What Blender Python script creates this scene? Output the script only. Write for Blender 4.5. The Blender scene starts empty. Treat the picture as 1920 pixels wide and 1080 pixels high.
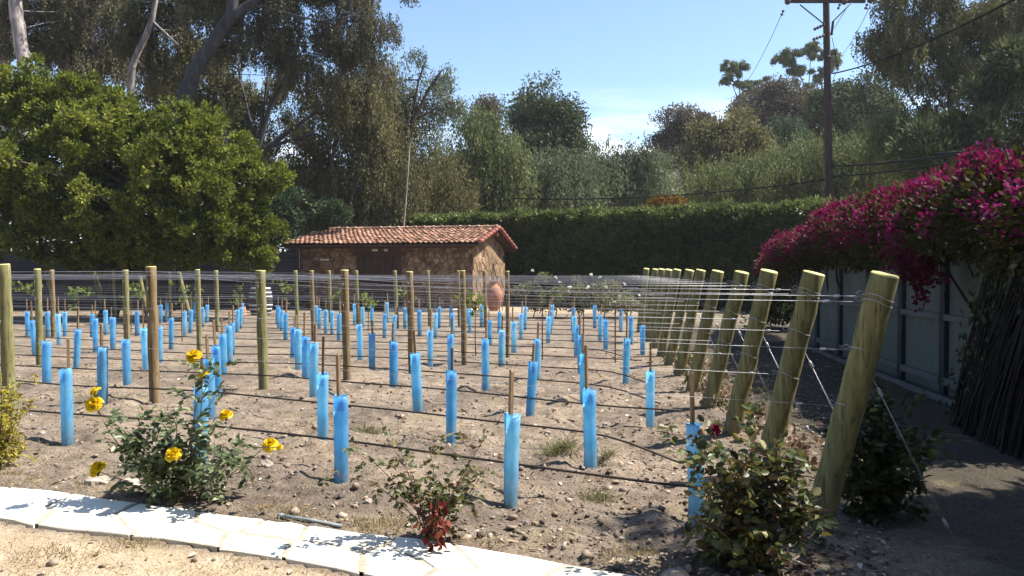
import bpy, math, random
import numpy as np
from mathutils import Vector, Matrix
R = math.radians
rng = np.random.default_rng(7)
random.seed(7)
C = bpy.context.scene.collection
scene = bpy.context.scene

# ------------------------------------------------------------------ camera, sky, sun, exposure
H = 1.5
FPX = 1550.0                       # focal length in pixels of a 1920 wide picture
TH = math.atan(35 / FPX)           # slight downward pitch
cam_d = bpy.data.cameras.new("camera"); cam = bpy.data.objects.new("camera", cam_d); C.objects.link(cam)
cam_d.sensor_width = 36; cam_d.lens = FPX / 1920 * 36; cam_d.clip_end = 2000
cam.location = (0, 0, H); cam.rotation_euler = (math.pi / 2 - TH, 0, 0)
scene.camera = cam
SUN_AZ, SUN_EL = 9.0, 55.0        # azimuth from +X towards +Y
w = bpy.data.worlds.new("World"); scene.world = w; w.use_nodes = True
nt = w.node_tree; nt.nodes.clear()
sky = nt.nodes.new("ShaderNodeTexSky"); sky.sky_type = 'NISHITA'; sky.sun_disc = False
sky.sun_elevation = R(SUN_EL); sky.sun_rotation = R(90 - SUN_AZ)
sky.air_density = 1.0; sky.dust_density = 0.6; sky.ozone_density = 3.6
bg = nt.nodes.new("ShaderNodeBackground"); bg.inputs[1].default_value = 0.095
wo = nt.nodes.new("ShaderNodeOutputWorld")
# thin bright cloud bank low on the horizon
tc = nt.nodes.new("ShaderNodeTexCoord"); sx = nt.nodes.new("ShaderNodeSeparateXYZ")
nt.links.new(tc.outputs["Generated"], sx.inputs[0])
mp = nt.nodes.new("ShaderNodeMapping"); mp.inputs["Scale"].default_value = (3, 3, 22)
ns = nt.nodes.new("ShaderNodeTexNoise"); ns.inputs["Scale"].default_value = 2.2; ns.inputs["Detail"].default_value = 5
nt.links.new(tc.outputs["Generated"], mp.inputs[0]); nt.links.new(mp.outputs[0], ns.inputs["Vector"])
rz = nt.nodes.new("ShaderNodeMapRange"); rz.inputs[1].default_value = 0.215; rz.inputs[2].default_value = 0.14
nt.links.new(sx.outputs[2], rz.inputs[0])
rn = nt.nodes.new("ShaderNodeMapRange"); rn.inputs[1].default_value = 0.42; rn.inputs[2].default_value = 0.68
nt.links.new(ns.outputs["Fac"], rn.inputs[0])
mu = nt.nodes.new("ShaderNodeMath"); mu.operation = 'MULTIPLY'
nt.links.new(rz.outputs[0], mu.inputs[0]); nt.links.new(rn.outputs[0], mu.inputs[1])
mx = nt.nodes.new("ShaderNodeMix"); mx.data_type = 'RGBA'
mx.inputs[7].default_value = (7.2, 7.6, 8.0, 1)
nt.links.new(mu.outputs[0], mx.inputs[0]); nt.links.new(sky.outputs[0], mx.inputs[6])
nt.links.new(mx.outputs[2], bg.inputs[0]); nt.links.new(bg.outputs[0], wo.inputs[0])
sl = bpy.data.lights.new("sun", 'SUN'); sl.energy = 5.0; sl.angle = R(0.55); sl.color = (1, 0.95, 0.86)
so = bpy.data.objects.new("sun", sl); C.objects.link(so)
sd = Vector((math.cos(R(SUN_EL)) * math.cos(R(SUN_AZ)), math.cos(R(SUN_EL)) * math.sin(R(SUN_AZ)), math.sin(R(SUN_EL))))
so.rotation_euler = (-sd).to_track_quat('-Z', 'Y').to_euler(); so.location = sd * 60
scene.view_settings.view_transform = 'Standard'; scene.view_settings.look = 'None'
scene.view_settings.exposure = 1.3; scene.view_settings.gamma = 1.0
scene.cycles.max_bounces = 6; scene.cycles.transparent_max_bounces = 8
scene.cycles.diffuse_bounces = 3

# ------------------------------------------------------------------ measuring helpers
def ray(px, py):
    u = (px - 960) / FPX; v = -(py - 540) / FPX
    return u, v * math.sin(TH) + math.cos(TH), v * math.cos(TH) - math.sin(TH)
def at(px, py, Y):                       # the point seen at a pixel, Y metres ahead
    u, dy, dz = ray(px, py); t = Y / dy
    return np.array([u * t, Y, H + dz * t])
def vnoise(x, y, s):
    x = np.asarray(x, float); y = np.asarray(y, float)
    xi = np.floor(x).astype(np.int64); yi = np.floor(y).astype(np.int64); fx = x - xi; fy = y - yi
    fx = fx * fx * (3 - 2 * fx); fy = fy * fy * (3 - 2 * fy)
    def h(a, b):
        n = (a * 374761393 + b * 668265263 + s * 974634777) & 0xffffffff
        n = ((n ^ (n >> 13)) * 1274126177) & 0xffffffff
        return ((n ^ (n >> 16)) & 0xffff) / 65535.0
    return (h(xi, yi) * (1 - fx) + h(xi + 1, yi) * fx) * (1 - fy) + (h(xi, yi + 1) * (1 - fx) + h(xi + 1, yi + 1) * fx) * fy - .5
BUMPS = []                                # small mounds and hollows round each vine
def slope(x, y):
    x = np.asarray(x, float); y = np.asarray(y, float)
    return np.clip(.034 * (1 - x), 0, .13) * np.clip((14 - y) / 5, 0, 1) * np.clip((y - 3.5) / 1.5, 0, 1)
def terrain(x, y):
    near = np.clip((40 - np.asarray(y, float)) / 20, 0, 1)
    z = slope(x, y) + near * (.05 * vnoise(x * .9, y * .9, 1) + .03 * vnoise(x * 2.7, y * 2.7, 2))
    return z
def gz(x, y): return float(terrain(x, y))
def ground_at(px, py):
    z = 0.0
    u, dy, dz = ray(px, py)
    for _ in range(12):
        t = (z - H) / dz; x, y = u * t, dy * t; z = .5 * z + .5 * float(slope(x, y))
    return np.array([x, y, gz(x, y)])

# ------------------------------------------------------------------ object helpers
def tag(o, label=None, cat=None, group=None, kind=None):
    if label: o["label"] = label
    if cat: o["category"] = cat
    if group: o["group"] = group
    if kind: o["kind"] = kind
    return o
def thing(name, label, cat, loc, group=None):
    o = bpy.data.objects.new(name, None); C.objects.link(o); o.location = tuple(float(v) for v in loc)
    o.empty_display_size = .1
    return tag(o, label, cat, group)
def copy_tree(o, parent=None):
    c = o.copy(); C.objects.link(c)
    if parent is not None: c.parent = parent
    for ch in list(o.children): copy_tree(ch, c)
    return c

class MB:
    """collects vertices and faces of one mesh"""
    def __init__(s): s.v = []; s.f = []; s.m = []; s.t = []; s.n = 0
    def add(s, v, f, m=0, t=.5):
        v = np.asarray(v, float).reshape(-1, 3); s.v.append(v)
        for q in f: s.f.append([i + s.n for i in q]); s.m.append(m); s.t.append(t)
        s.n += len(v); return s
    def box(s, c, d, rz=0, m=0, t=.5, tilt=None):
        c = np.asarray(c, float); d = np.asarray(d, float) / 2
        v = np.array([[x, y, z] for x in (-1, 1) for y in (-1, 1) for z in (-1, 1)], float) * d
        if tilt is not None: v = v @ np.array(tilt).T
        cs, sn = math.cos(rz), math.sin(rz)
        v = v @ np.array([[cs, sn, 0], [-sn, cs, 0], [0, 0, 1]])
        return s.add(v + c, [(0, 1, 3, 2), (4, 6, 7, 5), (0, 4, 5, 1), (2, 3, 7, 6), (0, 2, 6, 4), (1, 5, 7, 3)], m, t)
    def tube(s, pts, rad, sides=6, m=0, t=.5, cap=True, capm=None):
        pts = np.asarray(pts, float); n = len(pts); rad = np.broadcast_to(np.asarray(rad, float), (n,))
        tg = np.gradient(pts, axis=0); tg /= np.linalg.norm(tg, axis=1)[:, None] + 1e-9
        ref = np.array([0, 0, 1.0]) if abs(tg[0][2]) < .8 else np.array([0, 1.0, 0])
        a = np.linspace(0, 2 * math.pi, sides, endpoint=False); V = []
        for i in range(n):
            x = np.cross(ref, tg[i]); x /= np.linalg.norm(x) + 1e-9; y = np.cross(tg[i], x)
            V.append(pts[i] + rad[i] * (np.cos(a)[:, None] * x + np.sin(a)[:, None] * y))
        F = [(i * sides + j, i * sides + (j + 1) % sides, (i + 1) * sides + (j + 1) % sides, (i + 1) * sides + j)
             for i in range(n - 1) for j in range(sides)]
        s.add(np.concatenate(V), F, m, t)
        if cap:
            b = s.n - n * sides
            s.f.append([b + j for j in range(sides)][::-1]); s.m.append(m); s.t.append(t)
            s.f.append([b + (n - 1) * sides + j for j in range(sides)]); s.m.append(m if capm is None else capm); s.t.append(t)
        return s
    def lathe(s, prof, sides=24, c=(0, 0, 0), m=0, t=.5):
        a = np.linspace(0, 2 * math.pi, sides, endpoint=False)
        V = [np.stack([r * np.cos(a), r * np.sin(a), np.full(sides, z)], 1) for r, z in prof]
        n = len(prof)
        F = [(i * sides + j, i * sides + (j + 1) % sides, (i + 1) * sides + (j + 1) % sides, (i + 1) * sides + j)
             for i in range(n - 1) for j in range(sides)]
        return s.add(np.concatenate(V) + np.asarray(c, float), F, m, t)
    def build(s, name, mats, parent=None, smooth=False, origin=(0, 0, 0)):
        me = bpy.data.meshes.new(name)
        V = np.concatenate(s.v) - np.asarray(origin, float)
        me.from_pydata(V.tolist(), [], s.f)
        return finish(me, name, mats, s.m, s.t, parent, smooth, origin)
def finish(me, name, mats, mi, ti, parent, smooth, origin):
    if not isinstance(mats, (list, tuple)): mats = [mats]
    for m in mats: me.materials.append(m)
    np_ = len(me.polygons)
    if mi is not None: me.polygons.foreach_set("material_index", np.asarray(mi, np.int32))
    if ti is not None:
        a = me.attributes.new("tint", 'FLOAT', 'FACE'); a.data.foreach_set("value", np.asarray(ti, np.float32))
    if smooth: me.polygons.foreach_set("use_smooth", np.ones(np_, bool))
    me.update()
    o = bpy.data.objects.new(name, me); C.objects.link(o)
    if parent is not None: o.parent = parent
    else: o.location = tuple(float(v) for v in origin)
    return o
def quad_mesh(name, V, k, F, tint, mat, parent=None, origin=(0, 0, 0), smooth=False):
    """N copies of a small pattern: V (N*k,3); F list of equal-length faces of the pattern"""
    N = len(V) // k; F = np.asarray(F, np.int32); nf, nl = F.shape
    idx = (np.arange(N, dtype=np.int32)[:, None, None] * k + F[None]).reshape(-1)
    me = bpy.data.meshes.new(name)
    me.vertices.add(N * k); me.vertices.foreach_set("co", (V - np.asarray(origin, float)).astype(np.float32).ravel())
    me.loops.add(len(idx)); me.loops.foreach_set("vertex_index", idx)
    me.polygons.add(N * nf)
    me.polygons.foreach_set("loop_start", np.arange(N * nf, dtype=np.int32) * nl)
    me.polygons.foreach_set("loop_total", np.full(N * nf, nl, np.int32))
    me.update(calc_edges=True); me.validate()
    return finish(me, name, mat, None, np.repeat(tint, nf), parent, smooth, origin)

# ------------------------------------------------------------------ materials
def mat_new(name):
    m = bpy.data.materials.new(name); m.use_nodes = True; n = m.node_tree; n.nodes.clear()
    o = n.nodes.new("ShaderNodeOutputMaterial"); p = n.nodes.new("ShaderNodeBsdfPrincipled")
    n.links.new(p.outputs[0], o.inputs[0]); return m, n, p, o
def ramp(n, stops, interp='LINEAR'):
    r = n.nodes.new("ShaderNodeValToRGB"); e = r.color_ramp.elements; r.color_ramp.interpolation = interp
    while len(e) < len(stops): e.new(.5)
    for el, (p, c) in zip(e, stops): el.position = p; el.color = (*c, 1)
    return r
def noise(n, scale, detail=4, rough=.55, vec=None, sc=None, coord="Object"):
    t = n.nodes.new("ShaderNodeTexCoord"); v = t.outputs[coord]
    if sc is not None:
        mp = n.nodes.new("ShaderNodeMapping"); mp.inputs["Scale"].default_value = sc; n.links.new(v, mp.inputs[0]); v = mp.outputs[0]
    x = n.nodes.new("ShaderNodeTexNoise"); x.inputs["Scale"].default_value = scale; x.inputs["Detail"].default_value = detail
    x.inputs["Roughness"].default_value = rough; n.links.new(v, x.inputs["Vector"]); return x
def bump(n, p, h, strength=.5, dist=.01):
    b = n.nodes.new("ShaderNodeBump"); b.inputs["Strength"].default_value = strength; b.inputs["Distance"].default_value = dist
    n.links.new(h, b.inputs["Height"]); n.links.new(b.outputs[0], p.inputs["Normal"])
def mix(n, f, a, b, mode='MIX'):
    x = n.nodes.new("ShaderNodeMix"); x.data_type = 'RGBA'; x.blend_type = mode
    for s, v in ((0, f), (6, a), (7, b)):
        if isinstance(v, (int, float)): x.inputs[s].default_value = v
        elif isinstance(v, tuple): x.inputs[s].default_value = (*v, 1)
        else: n.links.new(v, x.inputs[s])
    return x.outputs[2]
def noisy(name, stops, scale=8, rough=.8, sc=None, bs=.4, bd=.01, detail=5, metallic=0, spec=.3, tintmix=0):
    m, n, p, o = mat_new(name)
    x = noise(n, scale, detail, sc=sc); r = ramp(n, stops); n.links.new(x.outputs["Fac"], r.inputs[0]); c = r.outputs[0]
    if tintmix:
        a = n.nodes.new("ShaderNodeAttribute"); a.attribute_name = "tint"
        mr = n.nodes.new("ShaderNodeMapRange"); mr.inputs[3].default_value = 1 - tintmix; mr.inputs[4].default_value = 1 + tintmix
        n.links.new(a.outputs["Fac"], mr.inputs[0])
        hs = n.nodes.new("ShaderNodeHueSaturation"); n.links.new(mr.outputs[0], hs.inputs["Value"]); n.links.new(c, hs.inputs["Color"]); c = hs.outputs[0]
    n.links.new(c, p.inputs["Base Color"])
    p.inputs["Roughness"].default_value = rough; p.inputs["Metallic"].default_value = metallic
    p.inputs["Specular IOR Level"].default_value = spec
    if bs: bump(n, p, x.outputs["Fac"], bs, bd)
    return m
def leaf_mat(name, stops, transl=.35, rough=.65, spec=.12, tcol=1.3):
    m, n, p, o = mat_new(name)
    a = n.nodes.new("ShaderNodeAttribute"); a.attribute_name = "tint"
    r = ramp(n, stops); n.links.new(a.outputs["Fac"], r.inputs[0])
    n.links.new(r.outputs[0], p.inputs["Base Color"]); p.inputs["Roughness"].default_value = rough
    p.inputs["Specular IOR Level"].default_value = spec
    tr = n.nodes.new("ShaderNodeBsdfTranslucent")
    hs = n.nodes.new("ShaderNodeHueSaturation"); hs.inputs["Value"].default_value = tcol; hs.inputs["Saturation"].default_value = 1.1
    n.links.new(r.outputs[0], hs.inputs["Color"]); n.links.new(hs.outputs[0], tr.inputs[0])
    ms = n.nodes.new("ShaderNodeMixShader"); ms.inputs[0].default_value = transl
    n.links.new(p.outputs[0], ms.inputs[1]); n.links.new(tr.outputs[0], ms.inputs[2]); n.links.new(ms.outputs[0], o.inputs[0])
    return m

M = {}
# soil
def soil(name):
    m, n, p, o = mat_new(name)
    a = n.nodes.new("ShaderNodeAttribute"); a.attribute_name = "sand"
    big = noise(n, .9, 4); mid = noise(n, 7, 6, .65); fine = noise(n, 60, 5, .7)
    r1 = ramp(n, [(.3, (.140, .106, .078)), (.5, (.235, .187, .142)), (.72, (.34, .28, .218))]); n.links.new(mid.outputs["Fac"], r1.inputs[0])
    r2 = ramp(n, [(.35, (.60, .60, .62)), (.62, (1.05, 1.03, 1.0))]); n.links.new(big.outputs["Fac"], r2.inputs[0])
    c = mix(n, 1.0, r1.outputs[0], r2.outputs[0], 'MULTIPLY')
    r3 = ramp(n, [(.36, (.32, .29, .27)), (.5, (1, 1, 1)), (.66, (1.5, 1.46, 1.4))]); n.links.new(fine.outputs["Fac"], r3.inputs[0])
    c = mix(n, .75, c, r3.outputs[0], 'MULTIPLY')
    rs = ramp(n, [(.3, (.34, .255, .165)), (.55, (.46, .36, .245)), (.75, (.54, .43, .31))]); n.links.new(mid.outputs["Fac"], rs.inputs[0])
    cs = mix(n, .45, rs.outputs[0], r3.outputs[0], 'MULTIPLY')
    c = mix(n, a.outputs["Fac"], c, cs)
    dk = n.nodes.new('ShaderNodeAttribute'); dk.attribute_name = 'shade_tint'; c = mix(n, dk.outputs['Fac'], c, mix(n, .8, (.066, .054, .040), r3.outputs[0], 'MULTIPLY'))  # shade put into the soil colour
    gn = noise(n, 1.7, 5, .7); rg = ramp(n, [(.56, (0, 0, 0)), (.70, (1, 1, 1))]); n.links.new(gn.outputs["Fac"], rg.inputs[0])
    mm = n.nodes.new("ShaderNodeMath"); mm.operation = 'MULTIPLY'; mm.inputs[1].default_value = .45; n.links.new(rg.outputs[0], mm.inputs[0])
    c = mix(n, mm.outputs[0], c, (.27, .22, .11))
    n.links.new(c, p.inputs["Base Color"]); p.inputs["Roughness"].default_value = .95; p.inputs["Specular IOR Level"].default_value = .15
    ad = n.nodes.new("ShaderNodeMath"); n.links.new(mid.outputs["Fac"], ad.inputs[0]); n.links.new(fine.outputs["Fac"], ad.inputs[1])
    bump(n, p, ad.outputs[0], .8, .03)
    return m
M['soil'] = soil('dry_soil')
M['flag'] = noisy('pale_flagstone', [(.3, (.56, .50, .38)), (.5, (.72, .67, .56)), (.75, (.80, .77, .68))], 3, .85, bs=.35, bd=.008, tintmix=.14)
M['joint'] = noisy('sandy_joint', [(.3, (.24, .205, .15)), (.7, (.40, .35, .27))], 20, .95)
M['stone'] = noisy('field_stone', [(.3, (.16, .13, .105)), (.55, (.31, .26, .215)), (.8, (.50, .44, .37))], 6, .9, bs=.6, bd=.01, tintmix=.4)
M['clod'] = noisy('clod', [(.3, (.12, .088, .066)), (.6, (.25, .195, .15)), (.8, (.42, .345, .28))], 14, .95, bs=.4, bd=.006, tintmix=.6)
M['post'] = noisy('treated_wood', [(.25, (.085, .073, .031)), (.5, (.175, .150, .066)), (.75, (.27, .232, .112))], 5, .8, sc=(5, 5, .5), bs=.5, bd=.006)
M['post_b'] = noisy('weathered_tan_wood', [(.25, (.095, .066, .033)), (.5, (.195, .138, .070)), (.75, (.30, .22, .118))], 5, .8, sc=(5, 5, .5), bs=.5, bd=.006)
M['cut'] = noisy('cut_end_grain', [(.3, (.52, .44, .14)), (.7, (.74, .66, .27))], 14, .8, bs=.2, bd=.003)
M['stake'] = noisy('stake_wood', [(.3, (.13, .080, .042)), (.7, (.30, .20, .11))], 8, .8, sc=(6, 6, .6), bs=.3, bd=.003)
M['wire'] = noisy('galvanised_wire', [(.3, (.30, .30, .33)), (.7, (.48, .48, .52))], 30, .45, metallic=.45, bs=0, spec=.5)
M['drip'] = noisy('drip_hose', [(.3, (.020, .015, .012)), (.7, (.055, .042, .032))], 12, .65, bs=.1)
M['pipe'] = noisy('grey_pipe', [(.3, (.13, .15, .16)), (.7, (.24, .27, .28))], 12, .6, bs=.1)
def post_mat(name, stops):
    m, n, p, o = mat_new(name)
    a = noise(n, 5, 5, sc=(5, 5, .5)); r = ramp(n, stops); n.links.new(a.outputs["Fac"], r.inputs[0])
    k = noise(n, 9, 3, .6, sc=(9, 9, .55)); rk = ramp(n, [(.36, (.30, .27, .24)), (.42, (1, 1, 1))]); n.links.new(k.outputs["Fac"], rk.inputs[0])
    c = mix(n, .8, r.outputs[0], rk.outputs[0], 'MULTIPLY')
    v = n.nodes.new("ShaderNodeTexVoronoi"); v.inputs["Scale"].default_value = 3.2; t = n.nodes.new("ShaderNodeTexCoord"); mp = n.nodes.new("ShaderNodeMapping"); mp.inputs["Scale"].default_value = (2.2, 2.2, 1.1)
    n.links.new(t.outputs["Object"], mp.inputs[0]); n.links.new(mp.outputs[0], v.inputs["Vector"])
    rv = ramp(n, [(.05, (.35, .30, .25)), (.11, (1, 1, 1))]); n.links.new(v.outputs["Distance"], rv.inputs[0]); c = mix(n, .75, c, rv.outputs[0], 'MULTIPLY')
    s = n.nodes.new("ShaderNodeSeparateXYZ"); n.links.new(t.outputs["Object"], s.inputs[0]); mr = n.nodes.new("ShaderNodeMapRange"); mr.inputs[1].default_value = .30; mr.inputs[2].default_value = .0
    n.links.new(s.outputs[2], mr.inputs[0]); g = noise(n, 14, 4, .7); mm = n.nodes.new("ShaderNodeMath"); mm.operation = 'MULTIPLY'; n.links.new(mr.outputs[0], mm.inputs[0]); n.links.new(g.outputs["Fac"], mm.inputs[1])
    c = mix(n, mm.outputs[0], c, (.17, .135, .10))
    n.links.new(c, p.inputs["Base Color"]); p.inputs["Roughness"].default_value = .85; p.inputs["Specular IOR Level"].default_value = .2
    bump(n, p, k.outputs["Fac"], .6, .01); return m
M['post'] = post_mat('treated_wood', [(.25, (.090, .084, .036)), (.5, (.190, .177, .076)), (.75, (.29, .268, .13))])
M['post_b'] = post_mat('weathered_tan_wood', [(.25, (.095, .066, .033)), (.5, (.195, .138, .070)), (.75, (.30, .22, .118))])
def tube_mat():
    m, n, p, o = mat_new('blue_grow_tube')
    oi = n.nodes.new("ShaderNodeObjectInfo")
    x = noise(n, 9, 5, sc=(1, 1, .7)); r = ramp(n, [(.3, (.18, .53, .80)), (.5, (.28, .66, .92)), (.72, (.41, .75, .95))]); n.links.new(x.outputs["Fac"], r.inputs[0])
    ra = ramp(n, [(0, (.78, .86, .94)), (.5, (1, 1, 1)), (1, (1.45, 1.16, 1.05))]); n.links.new(oi.outputs["Random"], ra.inputs[0])
    c = mix(n, 1.0, r.outputs[0], ra.outputs[0], 'MULTIPLY')
    # mud splashed over the foot of the sleeve
    t = n.nodes.new("ShaderNodeTexCoord"); s = n.nodes.new("ShaderNodeSeparateXYZ"); n.links.new(t.outputs["Object"], s.inputs[0])
    mr = n.nodes.new("ShaderNodeMapRange"); mr.inputs[1].default_value = .28; mr.inputs[2].default_value = -.02; n.links.new(s.outputs[2], mr.inputs[0])
    y = noise(n, 35, 4, .7); mm = n.nodes.new("ShaderNodeMath"); mm.operation = 'MULTIPLY'
    n.links.new(mr.outputs[0], mm.inputs[0]); n.links.new(y.outputs["Fac"], mm.inputs[1])
    mc = n.nodes.new('ShaderNodeMath'); mc.operation = 'MULTIPLY'; mc.inputs[1].default_value = 1.25; mc.use_clamp = True; n.links.new(mm.outputs[0], mc.inputs[0]); c = mix(n, mc.outputs[0], c, (.24, .25, .28))
    n.links.new(c, p.inputs["Base Color"]); p.inputs["Roughness"].default_value = .42; p.inputs["Specular IOR Level"].default_value = .35
    bump(n, p, x.outputs["Fac"], .35, .012)
    tr = n.nodes.new("ShaderNodeBsdfTranslucent"); n.links.new(c, tr.inputs[0])
    ms = n.nodes.new("ShaderNodeMixShader"); ms.inputs[0].default_value = .70
    n.links.new(p.outputs[0], ms.inputs[1]); n.links.new(tr.outputs[0], ms.inputs[2]); n.links.new(ms.outputs[0], o.inputs[0])
    return m
M['tube'] = tube_mat()
M['tile'] = noisy('terracotta_tile', [(.3, (.17, .086, .055)), (.55, (.28, .155, .102)), (.8, (.37, .235, .17))], 5, .9, bs=.3, bd=.01, tintmix=.5, spec=.1)
M['mortar'] = noisy('pale_mortar', [(.3, (.5, .42, .34)), (.7, (.72, .66, .58))], 9, .9)
M['wallstone'] = noisy('sandstone', [(.3, (.13, .080, .045)), (.55, (.22, .142, .084)), (.8, (.36, .26, .165))], 4, .9, bs=.6, bd=.02, tintmix=.38)
M['grout'] = noisy('wall_mortar', [(.3, (.10, .066, .042)), (.7, (.19, .13, .088))], 12, .95)
M['door'] = noisy('brown_door_wood', [(.3, (.030, .018, .013)), (.7, (.075, .045, .030))], 4, .7, sc=(6, 6, .5), bs=.3)
M['beam'] = noisy('dark_beam', [(.3, (.035, .020, .014)), (.7, (.10, .055, .035))], 4, .8, sc=(.6, 6, 6), bs=.3)
M['redtrim'] = noisy('red_brown_verge', [(.3, (.17, .055, .04)), (.7, (.30, .10, .075))], 6, .8)
M['concrete'] = noisy('pale_concrete', [(.3, (.50, .46, .40)), (.7, (.66, .62, .55))], 5, .9)
M['terracotta'] = noisy('urn_clay', [(.3, (.27, .105, .058)), (.6, (.40, .175, .10)), (.8, (.52, .28, .19))], 4, .75, bs=.2, bd=.006)
M['iron'] = noisy('black_iron', [(.3, (.02, .02, .02)), (.7, (.05, .045, .04))], 12, .6, metallic=.4)
M['staves'] = noisy('dark_barrel_wood', [(.3, (.022, .020, .020)), (.7, (.06, .052, .048))], 6, .7, sc=(5, 5, .5))
M['hoop'] = noisy('pale_hoop', [(.3, (.40, .42, .46)), (.7, (.60, .62, .66))], 9, .5, metallic=.2)
M['orange'] = noisy('orange_plastic', [(.3, (.48, .13, .06)), (.7, (.60, .20, .10))], 9, .6)
M['darkfence'] = noisy('dark_fence_cloth', [(.3, (.016, .016, .020)), (.7, (.045, .044, .052))], 3, .85, sc=(.6, .6, 6), bs=.3)
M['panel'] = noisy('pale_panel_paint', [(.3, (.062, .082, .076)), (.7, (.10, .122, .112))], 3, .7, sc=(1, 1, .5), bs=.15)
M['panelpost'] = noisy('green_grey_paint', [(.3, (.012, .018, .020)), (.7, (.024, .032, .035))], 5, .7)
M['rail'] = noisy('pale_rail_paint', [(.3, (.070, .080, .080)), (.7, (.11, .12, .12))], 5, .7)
M['pole'] = noisy('creosoted_pole', [(.3, (.024, .017, .016)), (.55, (.052, .035, .031)), (.8, (.11, .072, .06))], 5, .85, sc=(4, 4, .35), bs=.4, bd=.02)
M['cable'] = noisy('black_cable', [(.3, (.008, .008, .009)), (.7, (.018, .018, .02))], 9, .95, bs=0, spec=.05)
M['insul'] = noisy('brown_porcelain', [(.3, (.05, .035, .03)), (.7, (.10, .075, .06))], 9, .35)
M['bark_pale'] = noisy('pale_gum_bark', [(.3, (.10, .085, .078)), (.5, (.25, .215, .20)), (.75, (.46, .41, .38))], 4, .85, sc=(1.5, 1.5, .35), bs=.4, bd=.03)
M['bark_grey'] = noisy('grey_gum_bark', [(.3, (.020, .019, .023)), (.55, (.045, .042, .048)), (.8, (.085, .078, .084))], 4, .85, sc=(1.5, 1.5, .35), bs=.4, bd=.03)
M['bark_dark'] = noisy('dark_bark', [(.3, (.030, .022, .018)), (.7, (.085, .064, .052))], 5, .9, sc=(2, 2, .4), bs=.4, bd=.03)
M['cane'] = noisy('green_brown_cane', [(.3, (.045, .05, .022)), (.7, (.12, .085, .045))], 14, .7)
M['redcane'] = noisy('red_brown_cane', [(.3, (.085, .025, .022)), (.7, (.15, .055, .045))], 14, .7)
M['drystem'] = noisy('dry_stem', [(.3, (.009, .0075, .006)), (.7, (.026, .021, .017))], 9, .9)
# leaves
M['L_bush'] = leaf_mat('bright_bush_leaf', [(0, (0.0335, 0.0426, 0.0135)), (.4, (0.0902, 0.1115, 0.0224)), (.72, (0.1933, 0.2124, 0.0404)), (1, (0.3222, 0.3253, 0.0785))], .3)
M['L_euc'] = leaf_mat('gum_leaf', [(0, (0.0405, 0.0428, 0.0216)), (.5, (0.1053, 0.1026, 0.0459)), (.85, (0.1890, 0.1711, 0.0810)), (1, (0.2835, 0.2495, 0.1350))], .25)
M['L_eucdark'] = leaf_mat('dark_gum_leaf', [(0, (0.0350, 0.0343, 0.0210)), (.5, (0.0892, 0.0816, 0.0462)), (.85, (0.1673, 0.1470, 0.0812)), (1, (0.2629, 0.2286, 0.1400))], .25)
M['L_pepper'] = leaf_mat('brown_olive_leaf', [(0, (0.0468, 0.0497, 0.0234)), (.5, (0.1144, 0.1076, 0.0468)), (.85, (0.1950, 0.1766, 0.0754)), (1, (0.2600, 0.2277, 0.1105))], .3)
M['L_willow'] = leaf_mat('grey_green_leaf', [(0, (0.0480, 0.0625, 0.0375)), (.5, (0.1020, 0.1225, 0.0688)), (1, (0.1860, 0.2063, 0.1250))], .3)
M['L_olive'] = leaf_mat('olive_leaf', [(0, (0.0457, 0.0569, 0.0262)), (.5, (0.1142, 0.1323, 0.0524)), (1, (0.2218, 0.2390, 0.0990))], .3)
M['L_grey'] = leaf_mat('sage_leaf', [(0, (0.0440, 0.0566, 0.0315)), (.5, (0.0990, 0.1162, 0.0615)), (1, (0.1857, 0.2061, 0.1144))], .3)
M['L_dark'] = leaf_mat('dark_leaf', [(0, (0.0223, 0.0304, 0.0147)), (.5, (0.0574, 0.0699, 0.0315)), (1, (0.1355, 0.1458, 0.0609))], .22)
M['L_blue'] = leaf_mat('blue_green_leaf', [(0, (0.0193, 0.0338, 0.0173)), (.5, (0.0469, 0.0728, 0.0363)), (1, (0.1035, 0.1365, 0.0648))], .22)
M['L_brown'] = leaf_mat('rusty_leaf', [(0, (0.0391, 0.0342, 0.0240)), (.5, (0.0943, 0.0781, 0.0504)), (1, (0.1782, 0.1440, 0.0912))], .22)
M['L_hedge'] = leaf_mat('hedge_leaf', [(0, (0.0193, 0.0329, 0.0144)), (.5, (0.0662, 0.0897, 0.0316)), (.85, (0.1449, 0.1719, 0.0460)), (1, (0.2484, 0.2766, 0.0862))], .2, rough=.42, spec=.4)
M['L_orange'] = leaf_mat('orange_flower', [(0, (0.0300, 0.0310, 0.0160)), (.4, (0.1020, 0.0527, 0.0112)), (.7, (0.1680, 0.0775, 0.0120)), (1, (0.2160, 0.1116, 0.0240))], .3)
M['L_boug'] = leaf_mat('vine_leaf_mix', [(0, (.012, .012, .007)), (.5, (.042, .042, .012)), (.85, (.11, .098, .026)), (1, (.28, .22, .12))], .2)
M['L_bract'] = leaf_mat('magenta_bract', [(0, (0.0574, 0.0066, 0.0165)), (.45, (0.1492, 0.0177, 0.0459)), (.8, (0.1606, 0.0188, 0.0893)), (1, (0.2983, 0.0939, 0.2042))], .3, rough=.7)
M['L_rose'] = leaf_mat('rose_leaf', [(0, (.026, .042, .018)), (.5, (.065, .092, .034)), (.85, (.13, .16, .065)), (1, (.24, .26, .13))], .25, rough=.32, spec=.5)
M['L_roselight'] = leaf_mat('grey_green_rose_leaf', [(0, (.040, .058, .026)), (.5, (.095, .125, .055)), (.85, (.17, .20, .10)), (1, (.30, .32, .19))], .3, rough=.4, spec=.4)
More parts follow.
